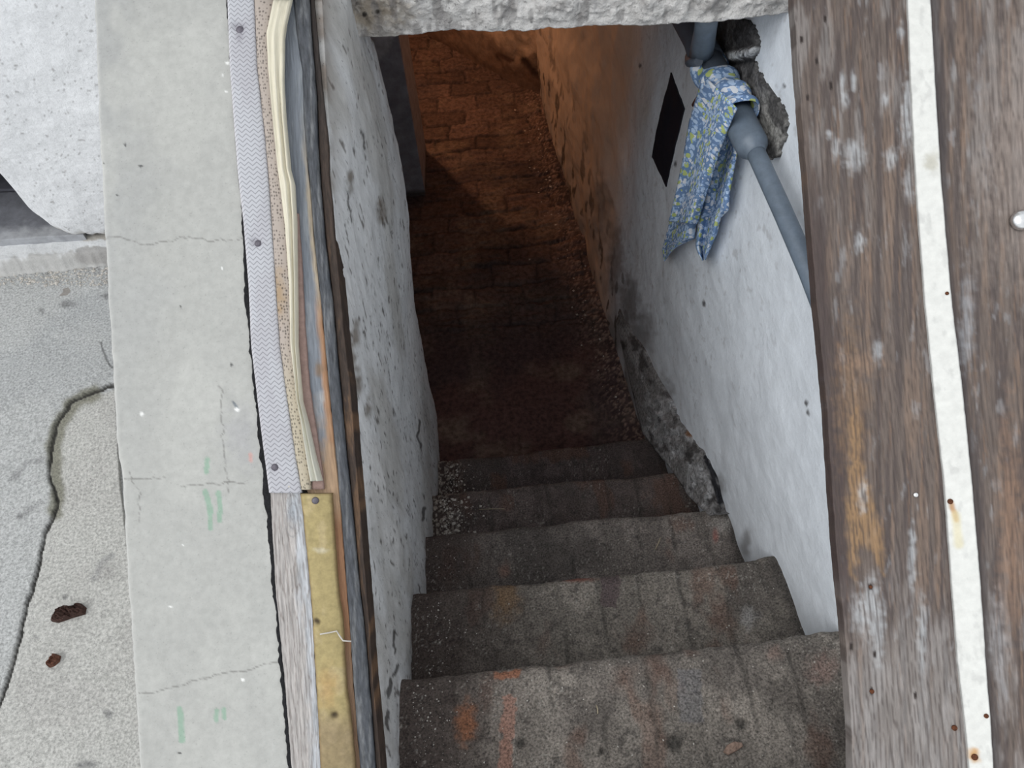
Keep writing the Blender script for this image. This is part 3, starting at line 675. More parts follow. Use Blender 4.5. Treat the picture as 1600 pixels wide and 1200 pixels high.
fab = thing('fabric_strip', 'grey zigzag-woven fabric strip with a tan pricked edge, nailed along the slab', 'fabric strip', onS(np.array(424.), np.array(770.), 0))
def pucker(x, y, t):
    r = 0
    for cx, cy in ((376, 48), (404, 381), (430, 730)): r = r-.004*np.exp(-((x-cx)**2+(y-cy)**2)/80)
    return r+(fbm(x/40, y/50, 4)-.5)*.003
strip_px('woven_face', FGL, FGR, -60, 769, .013, .006, M['chevron'], grey_fab, fab, step=2.5, bulge=.003, lift=pucker)
def tan_col(px, py, t):
    c = np.zeros(px.shape+(3,))+np.array([.40, .345, .305])
    c = mix(c, (.33, .22, .11), blob(px, py, 440, 460, 12, 45, 1, .5)*.8); c = mix(c, (.45, .40, .29), sst(520, 640, py)*.7); return c
tag(strip_px('pricked_edge', [(a-1, b) for a, b in FGR], TR, -60, 764, .010, .008, M['pricked'], tan_col, fab, step=2.5, bulge=.005, wob=1), 'tan foam edge pricked with small holes')
for cx, cy, r in ((376, 48, .0075), (404, 381, .0062), (430, 730, .0062)):
    disc('nail', onS(np.array(float(cx)), np.array(float(cy)), .011), SNU, r, .005, M['nail'], fab)
tag(disc('nail', onS(np.array(452.), np.array(760.), .013), SNU, .0035, .003, M['crumb'], fab), 'small white pin head')

CRL = [(432, 8), (421, 60), (424, 115), (430, 180), (439, 270), (443, 300), (450, 360), (456, 450), (458, 540), (466, 615), (475, 665), (484, 727), (488, 750)]
CRR = [(460, 8), (452, 45), (449, 67), (448, 135), (451, 191), (458, 270), (464, 292), (467, 349), (469, 540), (471, 565), (476, 627), (486, 665), (497, 715), (506, 749)]
def cream_col(px, py, t):
    c = np.zeros(px.shape+(3,))+np.array([.66, .62, .50]); c = mix(c, (.44, .40, .30), blob(px, py, 448, 50, 7, 55, 1, .6)*.5)
    c = mix(c, (.52, .53, .48), sst(600, 700, py)*.6); c = mix(c, (.45, .38, .27), (1-sst(0, .08, t))*sst(.4, .6, fbm(py/12, py*0, 2))*.7); return c
o = strip_px('cream_cloth_strip', CRL, CRR, 6, 750, .018, .008, M['cream'], cream_col, nx=16, step=2.5, bulge=.008,
             lift=lambda x, y, t: .0025*np.sin(t*14+y/170)-.005*np.exp(-((t-.58-.1*np.sin(y/230))/.07)**2)+(fbm(t*6, y/120, 3)-.5)*.006)
tag(o, 'long folded cream cloth strip tapering down beside the zigzag fabric', 'cloth strip')
o = strip_px('tape_band', [(398, -30), (428, 6), (430, 14)], [(470, -30), (462, 6), (462, 14)], -30, 11, .034, .004, M['rubber'], lambda x, y, t: np.zeros(x.shape+(3,))+np.array([.20, .20, .20]), nx=12)
tag(o, 'dark grey band across the top end of the cream cloth strip', 'tape')
PR = [(468, 340), (474, 427), (477, 495), (480, 540), (485, 602), (492, 652), (500, 702), (506, 745), (508, 772)]
o = strip_px('felt_underlay', [(456, 330), (462, 480), (464, 560), (470, 627), (480, 665), (490, 720), (488, 772)], PR, 335, 764, .006, .006, M['rubber'],
             lambda x, y, t: np.zeros(x.shape+(3,))+np.array([.27, .185, .16]), nx=10, bulge=.002, wob=1)
tag(o, 'thin reddish brown layer peeping out right of the cream cloth strip', 'underlay')

# blue-grey worn board with the bare orange edge
BR = [(459, 0), (465, 61), (473, 112), (476, 191), (482, 270), (484, 285), (488, 337), (494, 405), (502, 472), (508, 540), (515, 615), (525, 715), (533, 800), (543, 933), (548, 1000), (557, 1133), (563, 1200)]
def board_col(px, py, t):
    e = interp(BR)(py)-px
    c = np.zeros(px.shape+(3,))+np.array([.20, .22, .25])
    c = mix(c, (.30, .32, .34), sst(.5, .65, fbm(px/8, py/60, 3))*.6)
    c = mix(c, (.44, .36, .26), (1-sst(3, 9, e+(fbm(px/6, py/30, 4)-.5)*8))*sst(150, 330, py)*.9)
    c = mix(c, (.36, .19, .10), (1-sst(5, 12, e+(fbm(px/6, py/40, 9)-.5)*8))*sst(440, 520, py)*.95)
    c = mix(c, (.40, .27, .17), sst(630, 740, py+(fbm(px/10, py/20, 9)-.5)*140)*.95)
    c = mix(c, (.30, .15, .08), sst(780, 830, py)*.9)
    c = mix(c, (.22, .15, .10), sst(960, 1060, py)*.7)
    c = mix(c, (.22, .15, .10), blob(px, py, 498, 577, 8, 14, .8, .5)*.9)
    c = mix(c, (.50, .50, .50), blob(px, py, 503, 625, 5, 14, .8, .5)*.6)
    return c
o = strip_px('worn_board', [(430, 0), (440, 270), (455, 540), (470, 700), (478, 760), (505, 840), (530, 1000), (545, 1200)], BR, -60, 1260, 0, .035, M['wood'], board_col, step=2.2, wob=1.2)
tag(o, 'worn blue-grey board with a bare orange edge, right of the cream cloth', 'board')

# the two dark frame timbers next to the stair shaft
DR = [(484, 0), (486, 45), (495, 157), (497, 225), (502, 304), (509, 382), (520, 472), (526, 545), (534, 627), (542, 715), (554, 827), (560, 900), (573, 1017), (582, 1133), (587, 1200)]
WR = [(490, 0), (500, 112), (513, 225), (514, 270), (521, 349), (531, 450), (539, 540), (547, 600), (554, 700), (559, 760), (564, 815), (568, 870), (573, 933), (583, 1067), (595, 1200)]
def dark_col(px, py, t):
    c = np.zeros(px.shape+(3,))+np.array([.060, .065, .075])
    c = mix(c, (.19, .195, .20), sst(.45, .70, fbm(px/4, py/70, 13))*.55); return c
o = strip_px('frame_timber', [(a+1, b) for a, b in BR], DR, -60, 1260, .004, .06, M['darkwood'], dark_col, nx=14, step=3, bulge=.004, wob=.8)
tag(o, 'long charcoal-dark timber rail of the frame, between worn board and brown rail', 'timber')
def brown_col(px, py, t):
    c = np.zeros(px.shape+(3,))+np.array([.075, .05, .038]); c = mix(c*.55, (.12, .07, .04), sst(.5, .75, fbm(px/4, py/60, 5))*sst(300, 520, py)); return mix(c, (.03, .024, .022), sst(260, 120, py)*.8)
o = strip_px('frame_timber', [(a+1, b) for a, b in DR], WR, -60, 1260, -.002, .06, M['darkwood'], brown_col, nx=8, step=3, wob=.8)
tag(o, 'thin brown inner rail of the frame, along the top of the stair wall', 'timber')

# lower left: bleached board and ochre foam strip
PLL = [(425, 768), (426, 800), (434, 933), (446, 1050), (458, 1200)]; PLR = [(471, 768), (475, 800), (487, 917), (492, 1000), (497, 1083), (503, 1200)]
def bleach_col(px, py, t):
    c = np.zeros(px.shape+(3,))+np.array([.40, .375, .36]); c = mix(c, (.46, .49, .53), sst(.55, .9, t+(fbm(px/9, py/40, 3)-.5)*.5)*.7)
    w = np.abs(((t*7+(fbm(px/12, py/90, 5)-.5)*2.4) % 1)-.5); c = mix(c, (.20, .17, .155), (1-sst(.02, .14, w))*.6)
    c = mix(c, (.33, .36, .40), blob(px, py, 460, 800, 10, 26, .9, .4)*.8)
    k = np.hypot((px-459)/1.0, (py-805)/2.6); c = mix(c, (.22, .22, .22), (np.abs((k % 5)-2.5) < .6)*(k < 13)*.5)
    return c
o = strip_px('bleached_board', PLL, PLR, 768, 1260, .008, .03, M['greywood'], bleach_col, step=1.6, wob=1.0)
tag(o, 'bleached grey-pink board with raised grain, below the end of the zigzag fabric', 'board')
foam = thing('foam_strip', 'ochre yellow foam strip lying right of the bleached grey board', 'foam strip', onS(np.array(520.), np.array(1200.), 0))
OL = [(a+.5, b) for a, b in PLR]; ORr = [(520, 768), (522, 800), (530, 917), (537, 967), (543, 1067), (553, 1150), (557, 1200)]
def ochre_col(px, py, t):
    c = np.zeros(px.shape+(3,))+np.array([.34, .275, .13]); c = mix(c, (.42, .34, .19), sst(.5, .7, fbm(px/15, py/25, 4))*.6)
    c = mix(c, (.40, .26, .11), blob(px, py, 515, 1070, 18, 40, 1, .4)*.7); c = mix(c, (.22, .165, .10), sst(1090, 1140, py)*.7)
    c = mix(c, (.55, .50, .38), blob(px, py, 505, 857, 14, 5, .8, .6)*.6)
    e = 1-sst(0, .1, np.minimum(t, 1-t)); c = mix(c, (.20, .13, .06), e*.6); c = mix(c, (.16, .11, .05), (1-sst(769, 775, py))*.7)
    for cx, cy, r in ((497, 969, 7), (525, 1112, 7)): c = mix(c, (.05, .035, .02), blob(px, py, cx, cy, r, r*.8, .8, .4)*.95)
    return c
strip_px('foam_body', OL, ORr, 770, 1260, .010, .012, M['rubber'], ochre_col, foam, step=2, bulge=.007, wob=1.2,
         lift=lambda x, y, t: -.008*(np.exp(-((x-497)**2+(y-969)**2)/40)+np.exp(-((x-525)**2+(y-1112)**2)/40)))
disc('nail', onS(np.array(493.), np.array(782.), .016), SNU, .0062, .004, M['nail'], foam)
th = [onS(np.array(float(a)), np.array(float(b)), .022) for a, b in ((500, 991), (512, 989), (526, 986), (531, 994), (536, 1001), (549, 1002))]
tag(tube('thread', th, .0014, M['crumb'], foam, 6), 'loose white thread')

# ================================================================== OPEN HATCH LEAF ON THE RIGHT
def Hplane(px, py):
    # leaf tilted up to the right about its left edge
    a = onS(np.array(1290.), np.array(600.), .035); tilt = math.radians(10)
    along = np.array([-.04, 1, .567]); along /= np.linalg.norm(along)
    across = np.cross(along, SNU); across /= np.linalg.norm(across)
    if across[0] < 0: across = -across
    ac = across*math.cos(tilt)+SNU*math.sin(tilt)
    n = np.cross(ac, along); n = n if n[2] > 0 else -n
    return hit(px, py, n, n@a), n
_, HN = Hplane(np.array(1300.), np.array(600.))
hp = lambda a, b: Hplane(a, b)[0]
HLd = [(1238, -60), (1240, 0), (1246, 100), (1262, 300), (1277, 480), (1292, 640), (1306, 850), (1321, 1000), (1331, 1150), (1333, 1300)]
ST = 1.0
hatch = thing('hatch_leaf', 'open wooden hatch of dark weathered planks lying back right of the stairs', 'hatch', hp(np.array(1450.), np.array(1200.)))
SLt = [(1413, -60), (1416, 0), (1421, 130), (1430, 300), (1444, 480), (1460, 640), (1474, 760), (1484, 900), (1494, 1030), (1508, 1150), (1512, 1200)]
SRt = [(1449, -60), (1452, 0), (1459, 130), (1470, 300), (1486, 480), (1501, 600), (1517, 760), (1529, 900), (1538, 1030), (1545, 1120), (1550, 1200)]
def wood_col(px, py, t, seed=0):
    c = np.zeros(px.shape+(3,))+np.array([.128, .10, .086])
    g = fbm(px/7, py/160, 3+seed); c = mix(c, (.065, .050, .048), sst(.42, .62, g)*.75); c = mix(c, (.20, .14, .105), sst(.56, .72, fbm(px/9, py/220, 91+seed))*.6)
    c = mix(c, (.22, .20, .19), sst(.48, .66, fbm(px/14, py/90, 7+seed))*sst(500, 200, py)*.7)
    c = mix(c, (.26, .235, .225), sst(.45, .65, fbm(px/11, py/70, 9+seed))*sst(800, 1050, py)*.7)
    c = mix(c, (.30, .30, .31), sst(.66, .80, fbm(px/12, py/40, 17+seed, 5))*.4)
    c = mix(c, (.24, .145, .09), sst(.66, .80, fbm(px/5, py/120, 29+seed))*.35)
    return c
def plank1(px, py, t):
    c = wood_col(px, py, t)
    c = mix(c, (.055, .038, .036), (1-sst(8, 40, px-interp(HLd)(py)+(fbm(px/8, py/60, 4)-.5)*22))*.8*sst(1000, 880, py)*sst(150, 400, py))
    c = mix(c, (.30, .18, .085), polymask(px, py, [(1325, 640), (1345, 620), (1358, 740), (1385, 830), (1388, 900), (1375, 905), (1350, 860), (1338, 920), (1322, 900), (1318, 760)], 8, 3, 14, 14)*.75)
    c = mix(c, (.25, .15, .08), blob(px, py, 1330, 620, 30, 130, 1, .6, s=4)*.5)
    c = mix(c, (.28, .18, .12), blob(px, py, 1345, 570, 45, 20, 1, .7, s=6)*.5)
    for cx, cy, rx, ry in ((1333, 240, 20, 30), (1316, 130, 5, 18), (1334, 125, 5, 20), (1320, 155, 8, 14), (1307, 230, 8, 22), (1392, 250, 13, 18), (1344, 378, 9, 22), (1371, 547, 9, 22), (1348, 775, 9, 30), (1297, 210, 8, 8),
                           (1383, 155, 7, 12), (1418, 160, 10, 40), (1408, 50, 6, 16), (1425, 870, 7, 60), (1440, 1000, 8, 80), (1360, 940, 18, 50), (1372, 990, 14, 60), (1340, 960, 14, 40), (1415, 200, 12, 40), (1420, 290, 10, 30)):
        c = mix(c, (.46, .48, .50), blob(px, py, cx, cy, rx, ry, .9, .55, s=11)*.7*(.45+.75*fbm(px/4, py/30, 6)))
    c = mix(c, (.30, .285, .275), sst(930, 1080, py+(fbm(px/20, py/60, 8)-.5)*200)*.45)
    gr = np.abs((((px-1245-.085*py)/7.5+(fbm(px/25, py/150, 5)-.5)*3) % 1)-.5); c = mix(c, (.06, .045, .04), (1-sst(.02, .2, gr))*.65)
    # cathedral grain round the bare patch
    k = np.abs((px-1345-.02*(py-800))/34)+(py-480)/600*-1; gg = np.abs((k*9 % 1)-.5); c = mix(c, (.09, .06, .045), (1-sst(.03, .15, gg))*blob(px, py, 1345, 700, 60, 260, .5, .2)*.45)
    for cx, cy in ((1289, 30), (1276, 96), (1298, 134), (1262, 152), (1252, 62), (1360, 917), (1367, 1023), (1362, 1080), (1430, 1087), (1330, 1010)): c = mix(c, (.02, .012, .01), blob(px, py, cx, cy, 3, 7, .4, .3))
    return c
def raise_grain(x, y, t): return (fbm(x/5, y/150, 4)-.5)*.002
strip_px('plank', HLd, [(a+16, b) for a, b in SLt], -60, 1300, 0, .024, M['wood'], plank1, hatch, step=2.4, plane=hp, lift=raise_grain, wob=1.0)
def plank2(px, py, t):
    c = wood_col(px, py, t, 40)
    c = mix(c, (.26, .215, .19), blob(px, py, 1600, 230, 90, 240, 1, .4)*.75); c = mix(c, (.28, .17, .11), blob(px, py, 1580, 820, 24, 200, 1, .5)*.6)
    e = px-interp(SRt)(py); c = mix(c, (.045, .038, .04), (1-sst(6, 22, e))*.75); c = mix(c, (.30, .31, .33), blob(px, py, 1512, 500, 14, 90, 1, .6)*.6)  # dark line along the cover strip: its gap shadow painted into the plank colour
    c = mix(c, (.36, .36, .37), blob(px, py, 1560, 1000, 14, 70, 1, .6)*.5)
    gr = np.abs((((px-1245-.085*py)/9+(fbm(px/25, py/150, 5)-.5)*3) % 1)-.5); c = mix(c, (.06, .045, .04), (1-sst(.02, .2, gr))*.55)
    return c
strip_px('plank', [(a+20, b) for a, b in SLt], [(1700, -60), (1760, 1300)], -60, 1300, -.002, .022, M['wood'], plank2, hatch, step=2.8, plane=hp, lift=raise_grain)
def strip_col(px, py, t):
    c = np.zeros(px.shape+(3,))+np.array([.66, .66, .63]); c = mix(c, (.42, .40, .33), blob(px, py, 1454, 255, 14, 22, .9, .6)*.7)
    c = mix(c, (.50, .50, .48), sst(.6, .75, fbm(px/12, py/18, 4))*.5)
    c = mix(c, (.42, .20, .05), line_mask(px, py, [(1484, 785), (1492, 812)], 1.5, 5, 2)*.8); c = mix(c, (.62, .55, .33), line_mask(px, py, [(1491, 805), (1496, 850)], 3, 8, 2)*.6)
    c = mix(c, (.48, .24, .05), blob(px, py, 1518, 1178, 15, 13, .8, .5)*.85); c = mix(c, (.2, .2, .2), (1-sst(0, .05, np.minimum(t, 1-t)))*.5)
    return c
tag(strip_px('cover_strip', SLt, SRt, -60, 1300, .004, .005, M['paint'], strip_col, hatch, step=2.2, plane=hp, wob=.8), 'long white-painted cover strip')
def hpt(x, y, o=.002): return hp(np.array(float(x)), np.array(float(y)))+HN*o
for x, y, r in ((1478, 459, .004), (1483, 783, .006), (1521, 1181, .007), (1539, 1117, .005)): tag(disc('nail', hpt(x, y, .004), HN, r*.75, .003, M['rust'], hatch), 'rusty nail head')
for x, y, r in ((1360, 917, .004), (1491, 1137, .006), (1362, 1080, .005)): tag(disc('nail', hpt(x, y, .001), HN, r*.75, .002, M['rust'], hatch), 'rusty nail head')
tag(disc('nail', hpt(1430, 773, .001), HN, .0045, .004, M['steel'], hatch), 'bright nail head')
tag(disc('bolt', hpt(1594, 345, .001), HN, .017, .014, M['steel'], hatch, seg=20), 'shiny round bolt head')

# right cheek of the bulkhead under the hatch
def cheek():
    xs = np.linspace(.0, .36, 12)[None]*np.ones((60, 1)); ys = np.linspace(-.5, 1.12, 60)[:, None]*np.ones((1, 12))
    X = XR-TAP*ys+.055+xs; Z = sz(ys, -.012)
    o = sheet('trim_3', np.stack([X, ys, Z], -1), (0, 0, -.5), M['concrete'], np.zeros(X.shape+(3,))+np.array([.47, .47, .45])); tag(o, kind='structure')
cheek()
tag(box('wall_house_right', (1.32, 1.02, 0), (3.0, 1.4, 3.0), M['plaster'], tint=(.74, .75, .77)), kind='structure')

# ================================================================== ON THE RIGHT WALL
# black board
q = [onR(np.array(float(a)), np.array(float(b)), 0) for a, b in ((1047, 113), (1068, 170), (1042, 292), (1022, 245))]
def black_panel():
    n, m = 24, 50; a, b, c, d = q
    s = np.linspace(0, 1, n)[None, :, None]; t = np.linspace(0, 1, m)[:, None, None]
    P = (a*(1-s)+b*s)*(1-t)+(d*(1-s)+c*s)*t
    P = P+(np.stack([np.zeros((m, n)), (fbm(t[..., 0]*14+s[..., 0]*0, s[..., 0]*3, 4)-.5)*.006, (fbm(s[..., 0]*9+t[..., 0]*0, t[..., 0]*3, 4)-.5)*.006], -1))
    P[..., 0] = wall_x(P[..., 1], P[..., 2])-.004
    o = sheet('hatch_cover', P, (.02, 0, 0), M['black'], np.zeros((m, n, 3)), smooth=False)
    tag(o, 'upright black rectangular cover set on the white wall left of the cloth', 'cover')
black_panel()
# rough bare masonry behind the pipe
def bare_patch():
    poly = [(1085, 20), (1172, 30), (1186, 52), (1192, 78), (1182, 92), (1188, 108), (1210, 140), (1236, 178), (1232, 215), (1220, 247), (1203, 250), (1190, 235), (1172, 190), (1150, 150), (1120, 100)]
    ys = np.arange(.80, 1.42, .0045); zs = np.arange(.32, .84, .0045); Y, Z = np.meshgrid(ys, zs)
    X = wall_x(Y, Z); P = np.stack([X, Y, Z], -1); px, py = proj(P)
    wob = 4; mk = polymask(px, py, poly, 5, 3, 9)
    keep = mk > .2
    dep = ((fbm(Y*22, Z*22, 3)-.3)*.006+(fbm(Y*70, Z*70, 3)-.4)*.009)*mk
    P[..., 0] = X-.006-dep
    slot = line_mask(px, py, [(1118, 96), (1150, 100), (1188, 92)], 1.5, 3, 2)
    lump = line_mask(px, py, [(1130, 86), (1155, 87), (1186, 79)], 5, 3, 3); P[..., 0] -= lump*.014
    P[..., 0] += slot*.003
    c = np.zeros(X.shape+(3,))+np.array([.135, .13, .13]); c = mix(c, (.30, .295, .28), sst(110, 200, py)*sst(.4, .6, fbm(Y*18, Z*18, 7))*.9)
    c = mix(c, (.045, .043, .045), sst(.5, .62, fbm(Y*30, Z*30, 6))*.8); c = mix(c, (.55, .56, .57), lump*sst(.35, .5, fbm(px/5, py/5, 3))); c = mix(c, (.02, .02, .022), slot)
    idx = -np.ones(keep.shape, int); bm_v = []; 
    fk = keep[:-1, :-1] & keep[1:, :-1] & keep[:-1, 1:] & keep[1:, 1:]
    used = np.zeros(keep.shape, bool); used[:-1, :-1] |= fk; used[1:, :-1] |= fk; used[:-1, 1:] |= fk; used[1:, 1:] |= fk
    idx[used] = np.arange(used.sum()); V = P[used]; C = c[used]
    ii, jj = np.nonzero(fk); F = [(idx[i, j], idx[i, j+1], idx[i+1, j+1], idx[i+1, j]) for i, j in zip(ii, jj)]
    me = bpy.data.meshes.new('bare_masonry'); me.from_pydata(V.tolist(), [], F); me.polygons.foreach_set('use_smooth', [True]*len(F))
    bm = bmesh.new(); bm.from_mesh(me); bmesh.ops.recalc_face_normals(bm, faces=bm.faces)
    lay = None
    be = [e for e in bm.edges if e.is_boundary]; r = bmesh.ops.extrude_edge_only(bm, edges=be)
    for v in [g for g in r['geom'] if isinstance(g, bmesh.types.BMVert)]: v.co.x = float(wall_x(np.array(v.co.y), np.array(v.co.z)))+.006
    bm.to_mesh(me); bm.free()
    nv = len(me.vertices); at = me.color_attributes.new('tint', 'FLOAT_COLOR', 'POINT')
    CC = np.zeros((nv, 4)); CC[:, 3] = 1; CC[:len(C), :3] = C; CC[len(C):, :3] = (.07, .07, .07); at.data.foreach_set('color', CC.ravel())
    o = link('bare_masonry', me, M['bare']); tag(o, 'rough dark patch of bare masonry on the white wall behind the pipe', 'masonry patch')
bare_patch()

# pipe
pipe = thing('drain_pipe', 'grey plastic pipe running slantwise along the white wall under the floral cloth', 'pipe', onR(np.array(1264.), np.array(440.), .06))
R1 = [(1320, 570), (1264, 425), (1225, 335), (1190, 258), (1176, 228)]
def rp(x, y, o=.055): return onR(np.array(float(x)), np.array(float(y)), o)
tube('narrow_pipe', [rp(a, b) for a, b in R1], .0195, M['pipe'], pipe, 24)
tube('reducer', [rp(1182, 241), rp(1180, 237), rp(1177, 231), rp(1175, 227), rp(1150, 178)], [.0205, .023, .032, .0345, .0345], M['pipe'], pipe, 28)
tag(tube('wide_pipe', [rp(1152, 182), rp(1128, 135), rp(1105, 92), rp(1099, 80)], .0335, M['fitting'], pipe, 28), 'wide dark grey pipe')
tube('wide_pipe', [rp(1108, 97), rp(1098, 79), rp(1090, 62), rp(1066, 18), rp(1045, -20)], [.037, .038, .034, .034, .034], M['fitting'], pipe, 28)
tube('branch_pipe', [rp(1096, 84, .075), rp(1099, 66, .10), rp(1102, 48, .115), rp(1106, 15, .13)], [.028, .026, .024, .024], M['pipe'], pipe, 24)
tube('clamp', [rp(1092, 96, .10), rp(1078, 97, .095), rp(1076, 90, .06), rp(1080, 78, .035)], [.010, .012, .010, .008], M['fitting'], pipe, 10)

# cloth over the pipe
def cloth():
    def flap(left, right, off0, off1, ph, n=70, m=34):
        l = np.array(left, float); r = np.array(right, float); u = np.linspace(0, 1, n)
        def arc(p):
            d = np.concatenate([[0], np.cumsum(np.hypot(*np.diff(p, axis=0).T))]); d /= d[-1]; return np.stack([np.interp(u, d, p[:, i]) for i in (0, 1)], -1)
        A, B_ = arc(l), arc(r); s = np.linspace(0, 1, m)[None, :]
        px = A[:, :1]*(1-s)+B_[:, :1]*s; py = A[:, 1:]*(1-s)+B_[:, 1:]*s
        U = u[:, None]
        off = off0+(off1-off0)*U + .010*np.sin(s*math.pi*2.3+ph+U*1.2)*sst(0, .3, U) + .006*np.sin(s*9+ph*2)*U - .02*np.abs(2*s-1)**3*.6
        P = onR(px, py, 0); dv = CAM-P; dv /= np.linalg.norm(dv, axis=-1)[..., None]; k = dv@np.array([1, TAP, 0])
        return P+dv*(-off/k)[..., None]
    flaps = [
        # back flap, nearer the wall
        flap([(1135, 195), (1121, 230), (1101, 300), (1091, 345), (1087, 385), (1092, 398), (1097, 407)], [(1148, 195), (1152, 237), (1140, 300), (1138, 328), (1126, 340), (1120, 365), (1102, 406)], .035, .03, .5),
        # inner layer seen under the front hem
        flap([(1062, 285), (1048, 340), (1035, 390), (1038, 409)], [(1098, 285), (1090, 330), (1086, 372), (1052, 388)], .05, .04, 2),
        # front flap
        flap([(1100, 118), (1092, 140), (1077, 190), (1067, 250), (1054, 310), (1045, 346)], [(1152, 170), (1142, 192), (1124, 237), (1108, 290), (1099, 318), (1089, 350)], .105, .075, 1.2)]
    # the saddle over the pipe
    cen = [np.array(rp(a, b)) for a, b in ((1104, 106), (1118, 124), (1132, 142), (1148, 166), (1157, 182))]
    n, m = 40, 24; ax = (cen[-1]-cen[0]); ax /= np.linalg.norm(ax); outw = -np.array([1, TAP, 0])/math.hypot(1, TAP)
    e1 = outw-ax*(outw@ax); e1 /= np.linalg.norm(e1); e2 = np.cross(ax, e1); e2 = e2 if e2[2] > 0 else -e2
    s = np.linspace(0, 1, n); C = np.stack([np.interp(s, np.linspace(0, 1, 5), [c[i] for c in cen]) for i in range(3)], -1)
    th = np.linspace(-1.2, 3.6, m)[None, :, None]; rr = .0395+.004*np.sin(s*22)[:, None, None]+.003*np.sin(th*3)
    flaps.append(C[:, None]+e1*np.cos(th)*rr+e2*np.sin(th)*rr)
    vs, fs, uvs = [], [], []; base = 0
    for gi, P in enumerate(flaps):
        n, m, _ = P.shape; idx = np.arange(n*m).reshape(n, m)+base
        vs += P.reshape(-1, 3).tolist()
        dv = np.concatenate([[0], np.cumsum(np.linalg.norm(np.diff(P[:, m//2], axis=0), axis=1))]); du = np.concatenate([[0], np.cumsum(np.linalg.norm(np.diff(P[n//2], axis=0), axis=1))])
        U, V = np.meshgrid(du, dv); uvs += np.stack([U+gi*.37, V+gi*.21], -1).reshape(-1, 2).tolist()
        a, b, c, d = idx[:-1, :-1].ravel(), idx[:-1, 1:].ravel(), idx[1:, 1:].ravel(), idx[1:, :-1].ravel()
        fs += np.stack([a, b, c, d], 1).tolist(); base += n*m
    me = bpy.data.meshes.new('floral_cloth'); me.from_pydata(vs, [], fs); me.polygons.foreach_set('use_smooth', [True]*len(fs))
    ul = me.uv_layers.new(name='UVMap'); li = np.empty(len(me.loops), int); me.loops.foreach_get('vertex_index', li); ul.data.foreach_set('uv', np.array(uvs)[li].ravel())
    o = link('floral_cloth', me, M['floral']); md = o.modifiers.new('thickness', 'SOLIDIFY'); md.thickness = .0025; md.offset = 0
    tag(o, 'blue, white and yellow floral cloth hung over the grey pipe', 'cloth')
cloth()
crd = [rp(1097, 108, .03), rp(1094, 125, .02), rp(1098, 140, .02)]
cord = tube('cord', crd, .003, M['fitting'], None, 8); tag(cord, 'thin dark cord hanging behind the top of the floral cloth', 'cord')
tg = tube('hanging_tag', [rp(1096, 146, .022), rp(1090, 156, .022), rp(1084, 164, .022)], [.004, .008, .006], M['cord'], None, 10); tag(tg, 'small dark red tag poking out left of the floral cloth', 'tag')

# ================================================================== SMALL DEBRIS
def scrap(name, outline_px, z, h, mat, label, cat, seed):
    cx = np.mean([p[0] for p in outline_px]); cy = np.mean([p[1] for p in outline_px])
    n, m = 40, 12; ang = np.linspace(0, 2*math.pi, n, endpoint=False)
    op = np.array(outline_px, float); q_ = np.linspace(0, len(op), n, endpoint=False); i0 = q_.astype(int) % len(op); f = (q_-q_.astype(int))[:, None]
    ring = op[i0]*(1-f)+op[(i0+1) % len(op)]*f
    vs, fs = [], []
    for j in range(m+1):
        r = 1-j/m*.97; px = cx+(ring[:, 0]-cx)*r; py = cy+(ring[:, 1]-cy)*r
        P = onZ(px, py, z); rid = fbm(px/3.2, py/3.2, seed); P[:, 2] += h*(math.sqrt(max(0, 1-r*r))*.7+.1)*(.3+1.3*rid) if j else -.003
        vs += P.tolist()
    for j in range(m):
        for k in range(n): k2 = (k+1) % n; fs.append((j*n+k, j*n+k2, (j+1)*n+k2, (j+1)*n+k))
    fs.append(tuple(m*n+k for k in range(n))); fs.append(tuple(range(n))[::-1])
    me = bpy.data.meshes.new(name); me.from_pydata(vs, [], fs); o = link(name, me, mat); return tag(o, label, cat)
scrap('bark_scrap', [(81, 972), (88, 955), (103, 947), (115, 949), (128, 943), (136, 950), (134, 960), (118, 965), (104, 970), (92, 974)], ZG-.003, .03, M['bark'], 'larger, elongated dark brown scrap lying on the cracked concrete', 'scrap', 3)
scrap('bark_scrap', [(76, 1042), (80, 1028), (87, 1021), (96, 1025), (94, 1034), (86, 1041), (78, 1044)], ZG-.003, .026, surf('rust_scrap', scale=260, contrast=.6, bump=1, bdist=.003, flat=(.13, .055, .035)), 'smaller rusty brown scrap below the elongated dark one', 'scrap', 5)
scrap('dry_leaf', [(1130, 1175), (1136, 1164), (1147, 1158), (1160, 1160), (1162, 1166), (1150, 1174), (1138, 1180)], .004, .006, M['leaf'], 'pale pinkish dry leaf on the nearest step', 'leaf', 7)
for a, b, z, l in (((932, 1102), (934, 1115), .004, 'short pale straw on the middle of the nearest step'), ((1032, 840), (1024, 858), -2*H+.004, 'pale straw lying on the third step down'), ((748, 796), (788, 795), -3*H+.006, 'thin orange straw on the fourth step down')):
    p0 = onZ(np.array(float(a[0])), np.array(float(a[1])), z); p1 = onZ(np.array(float(b[0])), np.array(float(b[1])), z)
    tag(tube('straw', [p0, (p0+p1)/2+np.array([0.001, 0, .002]), p1], .0012, M['straw'], None, 6), l, 'straw')

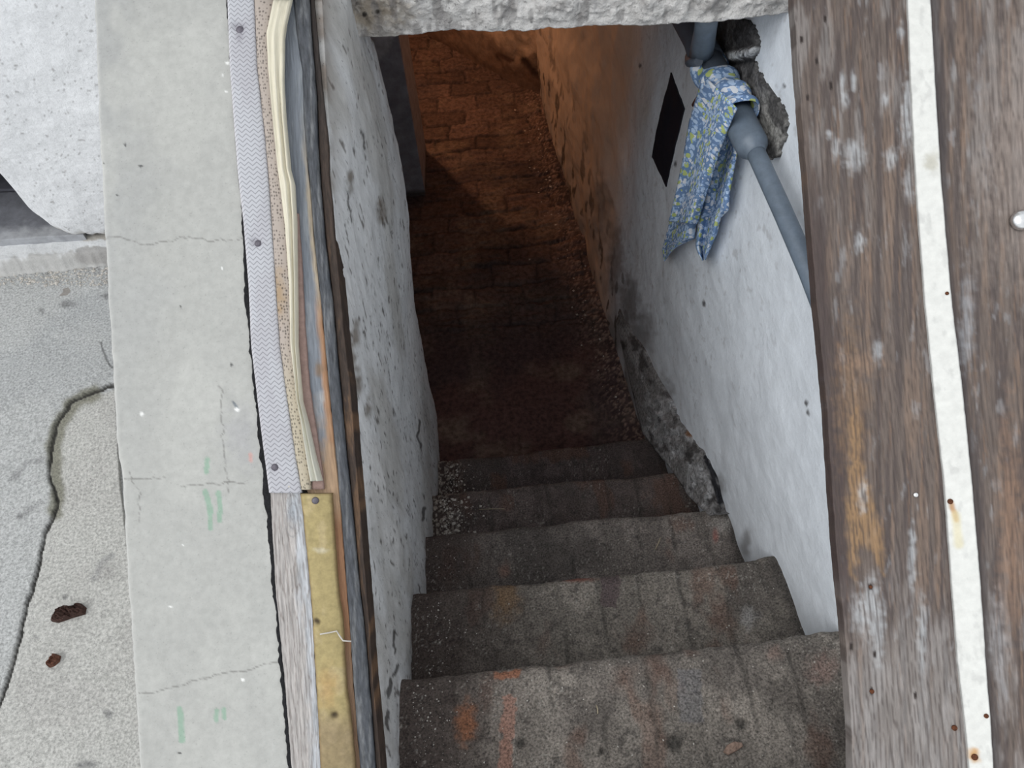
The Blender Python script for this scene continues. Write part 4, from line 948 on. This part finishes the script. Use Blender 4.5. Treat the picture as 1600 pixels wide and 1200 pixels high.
def crumbs(name, fn, n, smin, smax, mat, label, cat, seed):
    rs = np.random.RandomState(seed); vs, fs = [], []
    base = np.array([(1, 0, 0), (-1, 0, 0), (0, 1, 0), (0, -1, 0), (0, 0, .8), (0, 0, -.8)], float)
    tri = [(0, 2, 4), (2, 1, 4), (1, 3, 4), (3, 0, 4), (2, 0, 5), (1, 2, 5), (3, 1, 5), (0, 3, 5)]
    for i in range(n):
        p = fn(rs); s = smin+(smax-smin)*rs.rand()**3; a = rs.rand()*6.28; R = np.array([[math.cos(a), -math.sin(a), 0], [math.sin(a), math.cos(a), 0], [0, 0, 1]])
        v = (base*(.6+.6*rs.rand(6, 1))*s*np.array([1.3, 1, .7]))@R.T+p; k = len(vs); vs += v.tolist(); fs += [tuple(k+j for j in t) for t in tri]
    me = bpy.data.meshes.new(name); me.from_pydata(vs, [], fs); o = link(name, me, mat); return tag(o, label, cat, kind='stuff')
def px_scatter(z, x0, x1, y0, y1):
    def f(rs):
        x = x0+(x1-x0)*rs.rand(); y = y0+(y1-y0)*rs.rand(); p = onZ(np.array(x), np.array(y), z); return p
    return f
def step_sc(rs):
    k = rs.choice([3, 3, 3, 4, 4]); x = .03+abs(rs.randn())*.06; a, b = float(nose(k-1, np.array(x), False)), float(nose(k, np.array(x), False)); return np.array([x, a+(b-a)*(.05+.85*rs.rand()), -k*H+.004])
crumbs('plaster_crumbs', step_sc, 420, .0012, .006, M['crumb'], 'white plaster crumbs heaped at the left end of the lower steps', 'crumbs', 3)
def sc2(rs):
    k = rs.choice([0, 0, 0, 1, 1, 2]); x = .02+.93*rs.rand() if rs.rand() < .5 else .02+abs(rs.randn())*.05; a, b = float(nose(k-1, np.array(x), False)), float(nose(k, np.array(x), False)); return np.array([x, max(a, -.25)+(b-max(a, -.25))*(.03+.92*rs.rand()), -k*H+.003])
crumbs('grit', sc2, 520, .0006, .0024, M['crumb'], 'fine pale grit strewn over the upper steps', 'grit', 5)
crumbs('gravel', px_scatter(ZG+.002, -30, 172, 418, 446), 420, .0015, .006, M['crumb'], 'loose white gravel along the foot of the house ledge', 'gravel', 8)
def fl_sc(rs):
    y = 1.3+2.2*rs.rand(); x = XR-TAP*y-.02-abs(rs.randn())*.07; return np.array([x, y, ZF+.02])
crumbs('rubble_crumbs', fl_sc, 260, .001, .007, M['crumb'], 'pale rubble crumbs on the cellar floor along the right wall', 'crumbs', 9)
